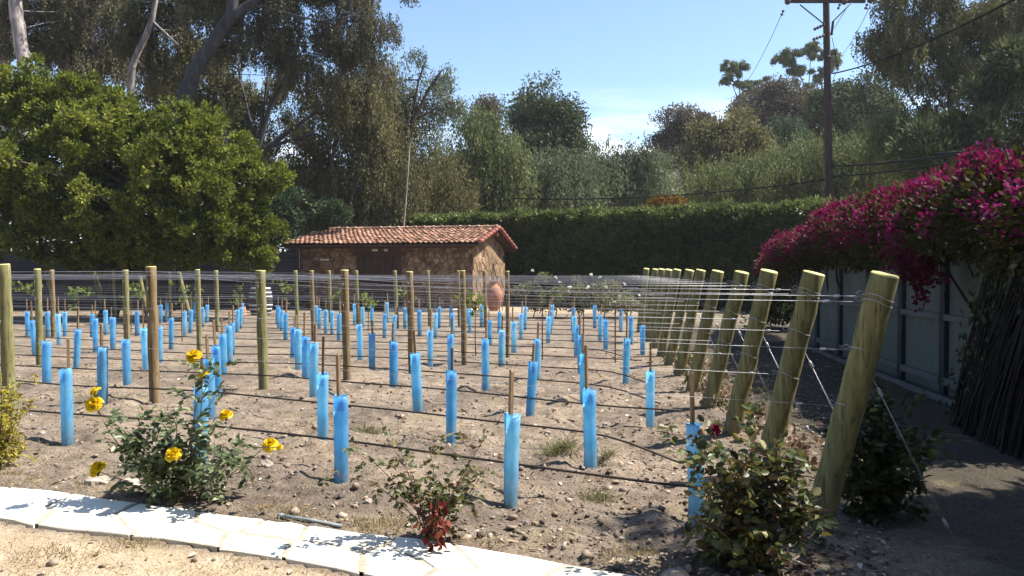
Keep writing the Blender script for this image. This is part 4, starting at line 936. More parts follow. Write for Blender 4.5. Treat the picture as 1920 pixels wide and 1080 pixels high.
# body of the walls (mortar), then stone facing on the two faces seen
a0, a1, b0, b1 = .35, HL - .15, .45, HD - .45
mb = MB()
V = [hp(a, b, z) for a in (a0, a1) for (b, z) in ((b0, -.1), (b1, -.1), (b1, zroof(b1) - .10), (BR, ZR - .12), (b0, zroof(b0) - .10))]
mb.add(V, [(0, 1, 2, 3, 4), (9, 8, 7, 6, 5), (0, 4, 9, 5), (1, 6, 7, 2), (4, 3, 8, 9), (3, 2, 7, 8)]); mb.build("wall_core", M['grout'], shed, False, sb)
def stones(poly, seeds, fn, nrm, name, lab=None):
    mb = MB()
    for c in voronoi(np.array(seeds), poly):
        if len(c) < 3: continue
        area = abs(sum(c[i][0] * c[(i + 1) % len(c)][1] - c[(i + 1) % len(c)][0] * c[i][1] for i in range(len(c)))) / 2
        if area < .004: continue
        c = shrink(c, .012); slab(mb, [fn(p[0], p[1]) for p in c], nrm, rng.uniform(.025, .065), 0, rng.random(), .02)
    o = mb.build(name, M['wallstone'], shed, False, sb)
def grid_seeds(x0, x1, z0, z1, dx, dz):
    S_ = []; z = z0; r = 0
    while z < z1:
        h_ = dz * rng.uniform(.75, 1.3); x = x0 - rng.random() * dx
        while x < x1: S_.append((x + rng.normal(0, .02), z + h_ / 2 + rng.normal(0, .035))); x += dx * rng.uniform(.55, 1.5)
        z += h_
    return S_
DA, DB = 3.05, 4.85                         # the door, measured along the front from the right eave end
wf = zroof(b0) - .12
for p0, p1 in ((a0, DA), (DB, a1)):
    stones([(p0, 0), (p1, 0), (p1, wf), (p0, wf)], grid_seeds(p0, p1, 0, wf, .27, .15), lambda a, z: hp(a, b0, z), -uy, "front_wall")
gp = [(b0 - .06, 0), (b1, 0), (b1, zroof(b1) - .13), (BR, ZR - .16), (b0 - .06, zroof(b0) - .13)]
stones(gp, grid_seeds(b0, b1, 0, ZR, .44, .27), lambda b, z: hp(a0, b, z), -ux, "gable_wall")
mb = MB()
for i in range(6):
    aa = DA + .05 + (DB - DA - .1) * (i + .5) / 6; mb.box(hp(aa, b0 - .02, 1.0), ((DB - DA - .1) / 6 - .012, .05, 2.0), -T14, 0)
door = mb.build("door", M['door'], shed, False, sb)
mb = MB(); c = hp((DA + DB) / 2 + .02, b0 - .065, 1.0)
mb.tube([c + ux * -.10 + uz * .1, c + ux * -.10 - uy * .04 + uz * .08, c + ux * -.10 - uy * .04 - uz * .08, c + ux * -.10 - uz * .1], .012, 6); mb.build("handle", M['iron'], door, True, sb)
mb = MB(); mb.box(hp((a0 + a1) / 2, b0 - .09, wf - .06), (a1 - a0 + .1, .14, .16), -T14); mb.build("beam", M['beam'], shed, False, sb)
mb = MB(); mb.box(hp((DA + DB) / 2, b0 - .05, 2.06), (DB - DA + .3, .12, .13), -T14); mb.build("lintel", M['beam'], shed, False, sb)
for aa in (3.62, 4.05):
    mb = MB(); mb.box(hp(aa, b0 - .13, wf - .21), (.20 if aa > 4 else .13, .05, .085), -T14); mb.build("vent_block", M['mortar'], shed, False, sb)
mb = MB(); mb.box(hp(6.1, b0 - .09, 1.86), (.36, .04, .07), -T14); mb.build("wall_slot", M['mortar'], shed, False, sb)
# roof: barrel tiles in courses, each tile with its own tint
def roof_side(bA, zA, bB, zB, name):
    ncol, nrow = 40, 11; mb = MB(); sub = 6; V, F, TT = [], [], []
    for r in range(nrow):
        for c in range(ncol):
            tt = rng.random(); t0, t1 = r / nrow, (r + 1.12) / nrow
            la0 = .55 * 0; cut = lambda t: 0
            lf = HL - (.85 * t0 if True else 0)
            A0, A1 = lf * c / ncol, lf * (c + 1) / ncol; b_ = len(V); jit = rng.normal(0, .008); dt = rng.normal(0, .004)
            for t, lift in ((t0 + dt, .028), (min(t1 + dt, 1.02), .0)):
                for q in range(sub + 1):
                    u = q / sub; a = A0 + (A1 - A0) * u
                    zz = .055 * abs(math.sin(math.pi * (u * .999))) ** .8 if True else 0
                    V.append(hp(a + jit * .3, bA + (bB - bA) * t, zA + (zB - zA) * t + zz + lift + jit))
            for q in range(sub): F.append((b_ + q, b_ + q + 1, b_ + sub + 2 + q, b_ + sub + 1 + q)); TT.append(tt)
            # front lip of the tile
            b2 = len(V)
            for q in range(sub + 1): V.append(V[b_ + q] - uz * .022)
            for q in range(sub): F.append((b2 + q, b2 + q + 1, b_ + q + 1, b_ + q)); TT.append(tt * .6)
    mb.v = [np.array(V)]; mb.f = [list(f) for f in F]; mb.m = [0] * len(F); mb.t = TT; mb.n = len(V)
    return mb.build(name, M['tile'], shed, True, sb)
roof = roof_side(0, ZF, BR, ZR, "front_roof_slope"); roof2 = roof_side(HD, ZB, BR, ZR, "rear_roof_slope")
mb = MB()
for s_, (bA, zA) in enumerate(((0, ZF), (HD, ZB))):
    V = [hp(a, b, z) for (b, z) in ((bA, zA - .03), (BR, ZR - .03), (BR, ZR - .10), (bA, zA - .10)) for a in (.02, HL - .03)]
    mb.add(V, [(0, 1, 3, 2), (2, 3, 5, 4), (4, 5, 7, 6), (6, 7, 1, 0), (0, 2, 4, 6), (1, 7, 5, 3)])
mb.build("roof_deck", M['beam'], shed, False, sb)
mb = MB()
for i in range(19):
    aa = .05 + i * .365; c0 = hp(aa, BR, ZR + .0)
    V = []
    for e, rr in ((0, .105), (.40, .09)):
        for q in range(7):
            th = math.pi * q / 6; V.append(c0 + ux * e + uy * math.cos(th) * rr + uz * (math.sin(th) * rr + .03))
    mb.add(V, [(q, q + 1, q + 8, q + 7) for q in range(6)], 0, rng.random())
    if rng.random() < .8: mb.box(c0 + ux * .0 + uz * .115 - uy * .02, (.07, .14, .035), -T14, 1)
mb.build("ridge_tiles", [M['tile'], M['mortar']], roof, True, sb)
for bA, zA, nm in ((0, ZF, "verge"), (HD, ZB, "verge")):
    mb = MB(); p, q = hp(-.05, bA, zA + .02), hp(-.05, BR, ZR + .03)
    n_ = 7
    for i in range(n_):
        mb.tube([p + (q - p) * i / n_ + uz * .035, p + (q - p) * (i + 1.1) / n_], [.085, .07], 9, 0, rng.random())
    mb.build(nm, M['redtrim'], roof if bA == 0 else roof2, True, sb)
mb = MB(); mb.box(hp(.15, BR, ZR - .22), (.30, .10, .16), -T14); mb.build("ridge_beam", M['redtrim'], shed, False, sb)
mb = MB(); mb.box(hp(1.5, .02, .035), (3.6, .9, .13), -T14); o = mb.build("doorstep", M['concrete'], shed, False, sb)

# urn, iron rods, barrel, small orange pot
u0 = at(926, 583, 27.6); u0[2] = .11
mb = MB(); prof = [(.0, 0), (.13, 0), (.15, .03), (.20, .16), (.265, .36), (.285, .52), (.265, .66), (.20, .78), (.135, .85), (.115, .90), (.135, .95), (.155, .965), (.14, .975), (.10, .96), (.09, .88), (.0, .86)]
t = thing("terracotta_urn", "tall terracotta amphora standing at the shed's right corner", "urn", u0)
mb.lathe([(r, z * 1.03) for r, z in prof], 28); mb.v[0] = mb.v[0] + u0; mb.build("jar", M['terracotta'], t, True, u0)
for s_ in (-1, 1):
    mb = MB(); th = np.linspace(-.2, math.pi * .75, 8)
    mb.tube([u0 + [s_ * (.12 + .10 * math.sin(q * 1.1) + .02), 0, .93 - .20 * (i / 7)] for i, q in enumerate(th)], .018, 7); mb.build("handle", M['terracotta'], t, True, u0)
s0 = at(926, 583, 27.95); s0[2] = .10
t = thing("iron_tripod", "thin black iron tripod rising behind the terracotta urn", "tripod", s0)
apx = s0 + [0.0, 0, 1.55]
for d_ in ((-.30, 0), (.30, .05), (0, .3)):
    mb = MB(); mb.tube([s0 + [d_[0], d_[1], 0], apx], .012, 6); mb.build("leg", M['iron'], t, True, s0)
mb = MB(); mb.tube([apx - [0, 0, .05], apx + [0, 0, .05]], .022, 8); mb.build("top_ring", M['iron'], t, True, s0)
b0_ = at(489, 592, 27.2); b0_[2] = gz(b0_[0], b0_[1])
t = thing("wine_barrel", "dark wine barrel with pale hoops left of the shed", "barrel", b0_)
pr = lambda z: .30 + .075 * math.sin(math.pi * z / .92)
mb = MB(); mb.lathe([(0, 0)] + [(pr(z), z) for z in np.linspace(0, .92, 12)] + [(.27, .92), (.27, .89), (0, .89)], 26); mb.v[0] = mb.v[0] + b0_; mb.build("staves", M['staves'], t, True, b0_)
for z in (.03, .17, .30, .58, .71, .85):
    mb = MB(); mb.lathe([(pr(z) + .002, z), (pr(z) + .010, z + .004), (pr(z + .05) + .010, z + .05), (pr(z + .05) + .002, z + .054)], 26); mb.v[0] = mb.v[0] + b0_; mb.build("hoop", M['hoop'], t, True, b0_)
p0 = at(458, 598, 26.5); p0[2] = gz(p0[0], p0[1])
mb = MB(); mb.lathe([(0, 0), (.11, 0), (.11, .03), (.07, .035), (.045, .28), (.03, .31), (0, .31)], 18); mb.v[0] = mb.v[0] + p0
tag(mb.build("small_cone", M['orange'], None, True, p0), "small orange cone-shaped marker beyond a column of far left tubes", "cone")

# ------------------------------------------------------------------ utility pole and cables
PY = 34.0
pb = at(1558, 560, PY); pb[2] = gz(pb[0], pb[1]); ptop = at(1548.5, -28, PY)
pole = thing("utility_pole", "tall brown wooden utility pole with crossarm beyond the hedge", "utility pole", pb)
n_ = 14; pts = np.array([pb + (ptop - pb) * i / n_ for i in range(n_ + 1)]); mb = MB(); mb.tube(pts, np.linspace(.185, .125, n_ + 1), 14); mb.build("pole", M['pole'], pole, True, pb)
ca, cb = at(1474, 6, PY - .18), at(1622, -2, PY - .18)
mb = MB(); cdir = cb - ca; mb.box((ca + cb) / 2, (np.linalg.norm(cdir), .12, .14), math.atan2(cdir[1], cdir[0])); mb.build("crossarm", M['pole'], pole, False, pb)
for pa, pc in (((1500, 9), (1545, 45)), ((1598, 4), (1562, 40))):
    mb = MB(); mb.tube([at(*pa, PY - .22), at(*pc, PY - .16)], .026, 6); mb.build("brace", M['iron'], pole, True, pb)
def insulator(a, b, n=4, r=.05):
    a, b = np.asarray(a), np.asarray(b); pts, rad = [], []
    for i in range(n):
        for f_, q in ((.1, .35), (.35, 1), (.6, .9), (.85, .35)): pts.append(a + (b - a) * (i + f_) / n); rad.append(r * q)
    mb = MB(); mb.tube(pts, rad, 8); return mb
for a, b in (((1546, 46), (1525, 56)), ((1546, 66), (1523, 75))): insulator(at(*a, PY - .1), at(*b, PY - .3), 4, .07).build("insulator", M['insul'], pole, True, pb)
for px in (1477, 1583, 1632):
    q = at(px, 3 if px < 1600 else 0, PY - .3); mb = MB(); mb.tube([q - [0, 0, .12], q - [0, 0, .05], q + [0, 0, .05], q + [0, 0, .12]], [.05, .13, .13, .06], 10); mb.build("insulator", M['insul'], pole, True, pb)
mb = MB(); mb.tube([at(1562, 40, PY - .2), at(1559, 66, PY - .2)], [.05, .05], 8); mb.build("cutout", M['iron'], pole, True, pb)
mb = MB(); mb.tube([at(1560, 70, PY - .19), at(1566, 100, PY - .25), at(1571, 130, PY - .25), at(1562, 148, PY - .18)], .012, 5); mb.build("jumper", M['cable'], pole, True, pb)
for py in (308, 330, 108): 
    q = at(1557 if py > 200 else 1551, py, PY); mb = MB(); mb.tube([q - [0, 0, .04], q + [0, 0, .04]], .185 if py > 200 else .15, 14); mb.build("band", M['iron'], pole, True, pb)
def cable(p, q, sag, r, name, label, part=None, n=16, cat="cable"):
    p, q = np.asarray(p), np.asarray(q); t = np.linspace(0, 1, n)[:, None]; pts = p + (q - p) * t - np.array([0, 0, 1]) * sag * 4 * t * (1 - t)
    mb = MB(); mb.tube(pts, r, 5); o = mb.build(name, M['cable'], None, True, p); tag(o, label, cat); return o, pts
cable(at(1468, 22, PY - .3), at(1360, 185, 75), 1.0, .012, "power_line", "thin power line falling left from the crossarm's left end")
cable(at(1632, 10, PY - .3), at(1555, 110, 75), .8, .012, "power_line", "thin power line going back from the crossarm's right end")
cable(at(1590, 10, PY - .3), at(1500, 100, 75), .8, .012, "power_line", "thin power line going back from beside the pole")
for px, py, yy, lab in ((1467, 24, PY - .3, "small dark dead-end insulator hanging under the crossarm's left tip"), (1624, 12, PY - .3, "small dark dead-end insulator under the crossarm's right side"), (1573, 12, PY - .3, "small dark dead-end insulator hanging just right of the pole")):
    q = at(px, py, yy); mb = insulator(q + [0.05, 0, .12], q - [0.05, 0, .14], 2, .06); tag(mb.build("dead_end_insulator", M['insul'], None, True, q), lab, "insulator", "dead-end insulators of the crossarm")
cable(at(1561, 138, PY), at(1925, -14, 20), .25, .028, "service_cable", "black service cable rising from the pole to the upper right corner")
o, pts = cable(at(1558, 312, PY), at(1990, 262, 18), .10, .036, "phone_cable", "upper black phone cable running right from the pole with a splice case")
mb = MB(); q = at(1778, 288, 25.2); d_ = np.array([.96, -.28, .05]); mb.tube([q - d_ * .42, q - d_ * .36, q + d_ * .36, q + d_ * .42], [.03, .06, .06, .03], 9); tag(mb.build("splice_case", M['cable'], None, True, q), "black splice case hanging on the upper phone cable", "splice case")
cable(at(1558, 331, PY), at(1990, 268, 18), .12, .032, "phone_cable", "lower black phone cable running right from the pole over the flowers")
cable(at(1556, 336, PY), at(960, 372, 39), .3, .03, "phone_cable", "black phone cable running left from the pole above the hedge")
cable(at(1563, 332, PY), at(1602, 378, PY - .5), 0, .012, "pole_guy", "pale guy wire slanting down right from the pole", cat="guy wire")
cable(at(1553, 318, PY), at(1520, 392, PY + 3), 0, .010, "pole_guy", "dark guy wire slanting down left from the pole", cat="guy wire")

# ------------------------------------------------------------------ panel fence on the right and bougainvillea
def fx(y): return 4.10 + .110 * y
pf = np.array([fx(12), 12, 0]); fa = math.atan2(1, .110)
pfence = thing("panel_fence", "pale grey panel fence with dark posts in shade under the bougainvillea", "fence", pf)
ys = [6.9, 8.3, 9.86, 11.26, 12.66, 14.2, 15.7, 17.2]
for i in range(len(ys) - 1):
    y0, y1 = ys[i], ys[i + 1]; yc = (y0 + y1) / 2; ln = math.hypot(y1 - y0, fx(y1) - fx(y0))
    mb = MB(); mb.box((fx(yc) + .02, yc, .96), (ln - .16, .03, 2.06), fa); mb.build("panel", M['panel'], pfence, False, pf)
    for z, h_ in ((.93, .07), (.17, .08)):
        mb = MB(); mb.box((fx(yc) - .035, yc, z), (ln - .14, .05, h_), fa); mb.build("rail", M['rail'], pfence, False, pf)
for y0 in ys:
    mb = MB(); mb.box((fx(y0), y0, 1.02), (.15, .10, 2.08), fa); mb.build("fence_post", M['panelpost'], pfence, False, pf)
mb = MB(); mb.box((fx(12.2) - .26, 12.2, .03), (9.6, .035, .07), fa); mb.build("edging_board", M['rail'], pfence, False, pf)

bb = np.array([fx(12), 12, 0]); boug = thing("bougainvillea", "magenta bougainvillea sprawling over the fence at the right", "climbing plant", bb)
def bz_top(y): return np.interp(y, [2, 6, 8, 10.2, 13.5, 15, 17, 18.5, 19.8, 20.6], [2.9, 2.85, 2.72, 2.64, 2.50, 2.42, 2.26, 2.05, 1.82, 1.62])
def bz_bot(y): return np.interp(y, [2, 7.2, 8.6, 10, 12, 15, 18, 20.6], [.9, 1.1, 1.45, 1.52, 1.50, 1.50, 1.40, 1.25])
def boug_cl(n, lo, hi, y0=6.5):
    y = y0 + (20.6 - y0) * rng.random(n) ** 1.05; zt, zb = bz_top(y), bz_bot(y); th = rng.uniform(lo, hi, n)      # angle from the fence-side horizontal (camera side = pi)
    rx = np.interp(y, [2, 8, 14, 18, 20.6], [.95, .9, .95, .85, .45]); cz = (zt + zb) / 2; rz_ = (zt - zb) / 2
    q = 1 - np.abs(rng.normal(0, .10, n)); nz = 1 + .40 * vnoise(y * 1.4, th * 2, 51) + .25 * vnoise(y * 4, th * 4, 52)
    x = fx(y) + .25 + rx * np.cos(th) * q * nz; z = cz + rz_ * np.sin(th) * q * nz
    d = np.stack([np.cos(th), rng.normal(0, .2, n), np.sin(th)], 1); return np.stack([x, y, z], 1), d
cl, out = boug_cl(1900, .2, 3.5); k = rng.random(len(cl)) < np.where(out[:, 0] < -.75, np.interp(cl[:, 1], [8, 13, 17], [.22, .45, .9]), 1.0) * (.30 + .95 * np.clip(vnoise(cl[:, 1] * 1.6, cl[:, 2] * 2.2, 53) + .42, 0, 1)); cl, out = cl[k], out[k]
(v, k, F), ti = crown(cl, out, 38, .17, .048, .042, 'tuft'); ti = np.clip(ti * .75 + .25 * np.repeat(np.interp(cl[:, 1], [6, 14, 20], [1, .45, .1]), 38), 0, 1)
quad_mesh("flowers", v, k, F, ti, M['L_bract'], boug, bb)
cl, out = boug_cl(2600, -.3, 4.3); q_ = rng.random(len(cl)) ** .8; ctr = np.stack([fx(cl[:, 1]) + .25, cl[:, 1], (bz_top(cl[:, 1]) + bz_bot(cl[:, 1])) / 2], 1); cl = ctr + (cl - ctr) * (.45 + .5 * q_[:, None]); (v, k, F), ti = crown(cl, out, 30, .24, .072, .048, 'tuft'); quad_mesh("leaves", v, k, F, ti, M['L_boug'], boug, bb)
# hanging clump of dark flowers in front of the fence
cl = np.array([at(1725, 520, 9.3)]) + rng.normal(0, 1, (26, 3)) * np.array([.10, .10, .15]); cl2 = at(1712, 490, 9.4) + rng.normal(0, 1, (18, 3)) * np.array([.15, .1, .10]); cl = np.concatenate([cl, cl2])
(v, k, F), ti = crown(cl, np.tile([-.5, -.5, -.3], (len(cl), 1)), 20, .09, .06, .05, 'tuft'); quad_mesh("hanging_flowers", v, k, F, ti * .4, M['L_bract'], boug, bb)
mb = MB()
for _ in range(60):
    y0 = rng.uniform(6.6, 20); a0 = np.array([fx(y0) + rng.uniform(-.1, .4), y0, rng.uniform(.9, 1.5)]); y1 = y0 + rng.normal(0, .9); y1 = min(max(y1, 6.5), 20.3)
    mb.tube(curve(a0, [fx(y1) + rng.uniform(-.5, .5), y1, bz_top(y1) * rng.uniform(.75, .98)], .2), np.linspace(.018, .005, 7), 5)
mb.build("branches", M['drystem'], boug, True, bb)
# dark curtain of hanging dry stems reaching the ground
hs_b = np.array([4.45, 7.3, 0]); scr = thing("stem_thicket", "dark thicket of hanging dry stems reaching the ground at the right edge", "thicket", hs_b)
mb = MB()
for i in range(700):
    y0 = rng.uniform(6.5, 8.4); depth_ = rng.random() ** .7; bul = np.interp(y0, [6.4, 7.2, 8.0, 8.4], [.80, .76, .62, .45]) 
    xt = fx(y0) + .1 - .25 * rng.random(); xb = fx(y0) - .08 - bul * (1 - .55 * depth_); zt = rng.uniform(1.6, 2.3)
    yb = y0 + rng.normal(0, .10); p0 = np.array([xt, y0, zt]); p2 = np.array([xb, yb, gz(xb, yb)]); p1 = np.array([xb + .22, y0, zt * .62])
    t_ = np.linspace(0, 1, 7)[:, None]; pts = p0 * (1 - t_) ** 2 + 2 * p1 * t_ * (1 - t_) + p2 * t_ ** 2 + rng.normal(0, .012, (7, 3)); pts[-1] = p2
    mb.tube(pts, np.linspace(.004, .009, 7) * rng.uniform(.6, 1.5), 4, cap=False)
mb.build("stems", M['drystem'], scr, True, hs_b)
n = 700; y = rng.uniform(6.5, 8.4, n); z = rng.random(n) * 2.0; x = fx(y) - .15 - .5 * (1 - z / 2.4) * rng.random(n)
(v, k, F), ti = crown(np.stack([x, y, z], 1), np.tile([-1.0, -.4, 0], (n, 1)), 10, .16, .08, .035, 'droop'); quad_mesh("dead_leaves", v, k, F, ti, M['L_dark'], scr, hs_b)
# shaded shrub behind the end posts, and the tree standing right of the frame whose crown shades the foreground
tree("broadleaf_shrub", "dark shaded shrub behind the middle of the leaning end posts", [(1480, 560, 70, 60), (1440, 590, 40, 45), (1540, 580, 40, 50)], M['L_dark'], M['bark_dark'], 20.5, 1480, n=330, per=34, crad=.25, L=.11, W=.05, kind='tuft', limbs=8, r0=.05, cat="shrub")
def free_tree(name, label, base, lobes, mat, bark, n, per, crad, L, W, kind, r0, limbs=20):
    base = np.array([*base, gz(*base)]); t = thing(name, label, "tree", base); cl, out = clusters([(np.array(c), np.array(r)) for c, r in lobes], n, .35)
    (v, k, F), ti = crown(cl, out, per, crad, L, W, kind); quad_mesh("crown", v, k, F, ti, mat, t, base); mb = MB()
    top = np.mean([np.array(c) for c, r in lobes], 0); S_ = wobble([base - [0, 0, .1], base * .5 + top * .5, top], r0 * .2); mb.tube(S_, np.linspace(r0, r0 * .5, len(S_)), 10)
    for i in rng.choice(len(cl), limbs, replace=False): mb.tube(curve(S_[rng.integers(2, len(S_))], cl[i]), np.linspace(.04, .01, 7), 5)
    mb.build("trunk", bark, t, True, base)
free_tree("broadleaf_tree", "leafy tree standing right of the picture and shading the lower right corner", (8.2, 3.9), [((8.1, 5.15, 6.0), (2.3, 1.05, 2.6)), ((7.3, 3.1, 4.6), (2.2, 1.6, 2.0)), ((6.0, 4.85, 3.0), (1.0, 1.0, 1.2)), ((8.0, 2.0, 6.5), (2.6, 2.4, 2.8)), ((6.0, 2.2, 3.4), (1.2, 1.5, 1.2))], M['L_dark'], M['bark_dark'], 2100, 36, .36, .18, .10, 'tuft', .22)
for j, (x_, y_, h_) in enumerate(((-11, -7, 7.5), (-5.5, -9.5, 8.5), (.5, -9, 8), (6, -7, 9), (11, -2.5, 9), (13.5, 4, 8))):  # unseen trees added around the camera to cut sky fill
    free_tree("sky_blocker_tree", "unseen tree added behind the viewpoint to block sky light, %s in its arc" % ORD[j + 1], (x_, y_), [((x_, y_, h_ * .62), (3.4, 3.2, h_ * .38)), ((x_ + 1, y_ + .5, h_ * .3), (2.8, 2.6, h_ * .26)), ((x_ - 1, y_ - .5, h_ * .35), (2.8, 2.6, h_ * .28))], M['L_olive'], M['bark_dark'], 620, 20, .75, .5, .26, 'tuft', .25)

# ------------------------------------------------------------------ rose bushes and other near plants
def compound(P, D, n_leaf, L, W, leaf=None):
    """five-leaflet rose leaves on little stalks"""
    out = []
    for p, d in zip(P, D):
        d = d / np.linalg.norm(d); s = np.cross(d, [0, 0, 1.0]); s /= np.linalg.norm(s) + 1e-6
        for f_, sg in ((.35, -1), (.35, 1), (.7, -1), (.7, 1), (1, 0)):
            out.append((p + d * f_ * L * 1.7, (d * .5 + s * sg * .9 + rng.normal(0, .22, 3)) if sg else d + rng.normal(0, .12, 3)))
    return np.array([o_[0] for o_ in out]), np.array([o_[1] for o_ in out])
def rose_flower(c, r, mat, parent, org, name="flower", n=46):
    mb = MB(); ax = np.array([rng.normal(0, .35), -.45 + rng.normal(0, .25), .8]); ax /= np.linalg.norm(ax); x = np.cross(ax, [1, .2, 0]); x /= np.linalg.norm(x); y = np.cross(ax, x)
    for i in range(n):
        f_ = i / n; ring = f_ ** .7; th = i * 2.4 + rng.normal(0, .2); opn = .30 + 1.05 * ring; pr_ = r * (.35 + .62 * ring) * rng.uniform(.88, 1.1); wd = r * (.32 + .30 * ring); V = []
        rd = math.cos(th) * x + math.sin(th) * y; tn = -math.sin(th) * x + math.cos(th) * y
        for a in range(4):
            u = a / 3; out_ = pr_ * math.sin(opn * u) * 1.05; hh = pr_ * (1.15 * math.sin(u * 1.5) * (1.15 - .75 * ring) - .75 * ring * ring * u * u) - r * .15 + .25 * r * (1 - ring) * u
            for b in (-1, -.35, .35, 1):
                ww = wd * (.35 + .85 * math.sin(min(1.0, u * 1.15) * 1.9)) * b * .75
                V.append(c + rd * (out_ + .1 * r - .10 * r * b * b) + tn * ww + ax * (hh + .12 * r * b * b * u + rng.normal(0, .03) * r))
        mb.add(V, [(a * 4 + b, a * 4 + b + 1, a * 4 + b + 5, a * 4 + b + 4) for a in range(3) for b in range(3)], 0, rng.random())
    mb.build(name, mat, parent, True, org)
def bush(name, label, cat, base_px, Y_off, tips, leafmat, stemmat, nleaf, L, W, start=.35, flowers=(), fmat=None, fr=.035, side=5, sr=.005, fill=None, group=None, dep=.25, kind='oval', extra=None):
    g = ground_at(*base_px); g = g + np.array([0, Y_off, 0]); g[2] = gz(g[0], g[1]); t = thing(name, label, cat, g, group)
    mb = MB(); P, D = [], []; ends = []
    for (px, py) in tips:
        e = at(px, py, g[1] + rng.normal(0, dep)); c = curve(g + np.array([*rng.normal(0, .02, 2), 0]), e, .22, 9, .06); mb.tube(c, np.linspace(sr, sr * .35, 9), 6); ends.append(e)
        for _ in range(side):
            i = rng.integers(2, 8); q = c[i] + (c[i] - g) * .15 + rng.normal(0, .09, 3); c2 = curve(c[i], q, .2, 5); mb.tube(c2, np.linspace(sr * .5, sr * .2, 5), 5)
            for f_ in (2, 3, 4): P.append(c2[f_]); D.append(rng.normal(0, 1, 3) + np.array([0, -.2, .1]))
        for _ in range(nleaf):
            u = start + (1 - start) * rng.random(); i = min(int(u * 8), 7); q = c[i] + (c[i + 1] - c[i]) * (u * 8 - i); P.append(q); D.append(rng.normal(0, 1, 3) + np.array([0, -.25, .1]))
    if fill:
        for (px, py, rx, ry, nn) in fill:
            c0, rr = lobe(px, py, rx, ry, g[1]); d = rng.normal(0, 1, (nn, 3)); d /= np.linalg.norm(d, axis=1)[:, None]
            for q in c0 + d * rr * (rng.random((nn, 1)) ** .5):
                if q[2] > g[2] + .02: P.append(q); D.append(rng.normal(0, 1, 3) + np.array([0, -.2, -.1]))
    mb.build("canes", stemmat, t, True, g)
    P, D = np.array(P), np.array(D); P2, D2 = compound(P, D, 5, L, W); n = len(P2)
    k = P2[:, 2] > g[2] + .01; P2, D2 = P2[k], D2[k]; n = len(P2)
    v, kk, F = leaf_quads(P2, D2, L * rng.uniform(.65, 1.2, n), W * rng.uniform(.7, 1.15, n), kind, rng.normal(0, .8, (n, 3)) + np.array([.1, -.35, .9]))
    quad_mesh("leaves", v, kk, F, np.clip(rng.normal(.5, .25, n), 0, 1), leafmat, t, g, True)
    for q in flowers:
        px, py = q[:2]; r = fr * (q[2] if len(q) > 2 else 1); c = at(px, py, g[1] + rng.normal(-.05, .08))
        rose_flower(c, r, fmat, t, g); nb = min(ends, key=lambda e: np.linalg.norm(e - c)); m2 = MB()
        m2.tube(curve(nb, c - np.array([0, -.01, r * .3]), .15, 6), np.linspace(.003, .002, 6), 5)
        m2.tube([c - np.array([0, 0, r * .9]), c - np.array([0, 0, r * .35])], [.003, r * .35], 8); m2.build("flower_stalk", stemmat, t, True, g)
    if extra: extra(t, g)
    return t
bush("rose_bush", "yellow flowering rose bush by the path at the lower left", "rose bush", (345, 942), 0, [(215, 795), (240, 810), (290, 770), (330, 780), (378, 675), (365, 690), (372, 740), (420, 830), (470, 838), (500, 835), (250, 850), (400, 790), (300, 830), (440, 860), (230, 900), (190, 780)],
     M['L_roselight'], M['cane'], 5, .052, .034, .4, [(363, 668, 1.1), (382, 701, .8), (176, 757, 1.05), (178, 734, .75), (424, 778, .9), (325, 851, 1.0), (506, 834, 1.1), (524, 838, .45), (183, 879, 1.15), (340, 897, .4)], M['petal'], .045, 3,
     fill=[(310, 855, 75, 45, 48), (330, 900, 60, 40, 48), (250, 805, 40, 30, 12)], dep=.12)
def red_shoot(t, g):
    P, D = [], []
    for _ in range(34):
        q = at(820 + rng.normal(0, 12), rng.uniform(925, 1025), g[1] - .22 + rng.normal(0, .03)); P.append(q); D.append(np.array([rng.normal(0, .6), -.4, -.9]))
    v, kk, F = leaf_quads(np.array(P), np.array(D), rng.uniform(.035, .065, len(P)), .03, 'oval'); quad_mesh("red_leaves", v, kk, F, rng.random(len(P)), M['L_red'], t, g, True)
    m2 = MB(); m2.tube(curve(g + [0, 0, .05], at(820, 925, g[1] - .2), .1), .004, 6); m2.tube(curve(at(820, 925, g[1] - .2), at(822, 1020, g[1] - .24), .1), .003, 6); m2.build("red_stem", M['redcane'], t, True, g)
bush("rose_bush", "small sparse rose bush with drooping dark red young leaves beside the path", "rose bush", (815, 1018), .05, [(700, 865), (735, 838), (770, 880), (905, 828), (885, 850), (915, 870), (720, 905), (690, 900), (870, 900), (815, 870), (790, 900)],
     M['L_rosedark'], M['redcane'], 3, .040, .029, .45, side=2, fill=[(825, 940, 52, 34, 32), (820, 985, 36, 28, 18)], dep=.10, extra=red_shoot, sr=.004)
bush("rose_bush", "large bronze and green rose bush at the foot of the nearest end post", "rose bush", (1400, 1062), 0, [(1300, 800), (1285, 850), (1340, 812), (1350, 880), (1420, 830), (1450, 820), (1470, 850), (1490, 860), (1500, 930), (1520, 960), (1330, 930), (1300, 960), (1400, 880), (1440, 930), (1530, 1000), (1310, 1010), (1380, 950)],
     M['L_rosedark'], M['redcane'], 6, .056, .042, .4, [(1340, 806, .85), (1538, 921, .5)], M['petal_red'], .042, 3, fill=[(1400, 945, 90, 65, 56), (1430, 860, 50, 40, 16), (1400, 1010, 100, 60, 90)], dep=.14)
bush("rose_bush", "dark shaded leafy bush growing behind the nearest end post", "rose bush", (1650, 1000), .25, [(1600, 760), (1640, 730), (1690, 790), (1720, 820), (1600, 800), (1730, 880), (1660, 850), (1580, 740), (1700, 860), (1620, 900)],
     M['L_shade'], M['cane'], 7, .055, .04, .3, side=4, fill=[(1650, 880, 75, 90, 130), (1650, 800, 60, 55, 50), (1640, 960, 70, 45, 60)], dep=.15)
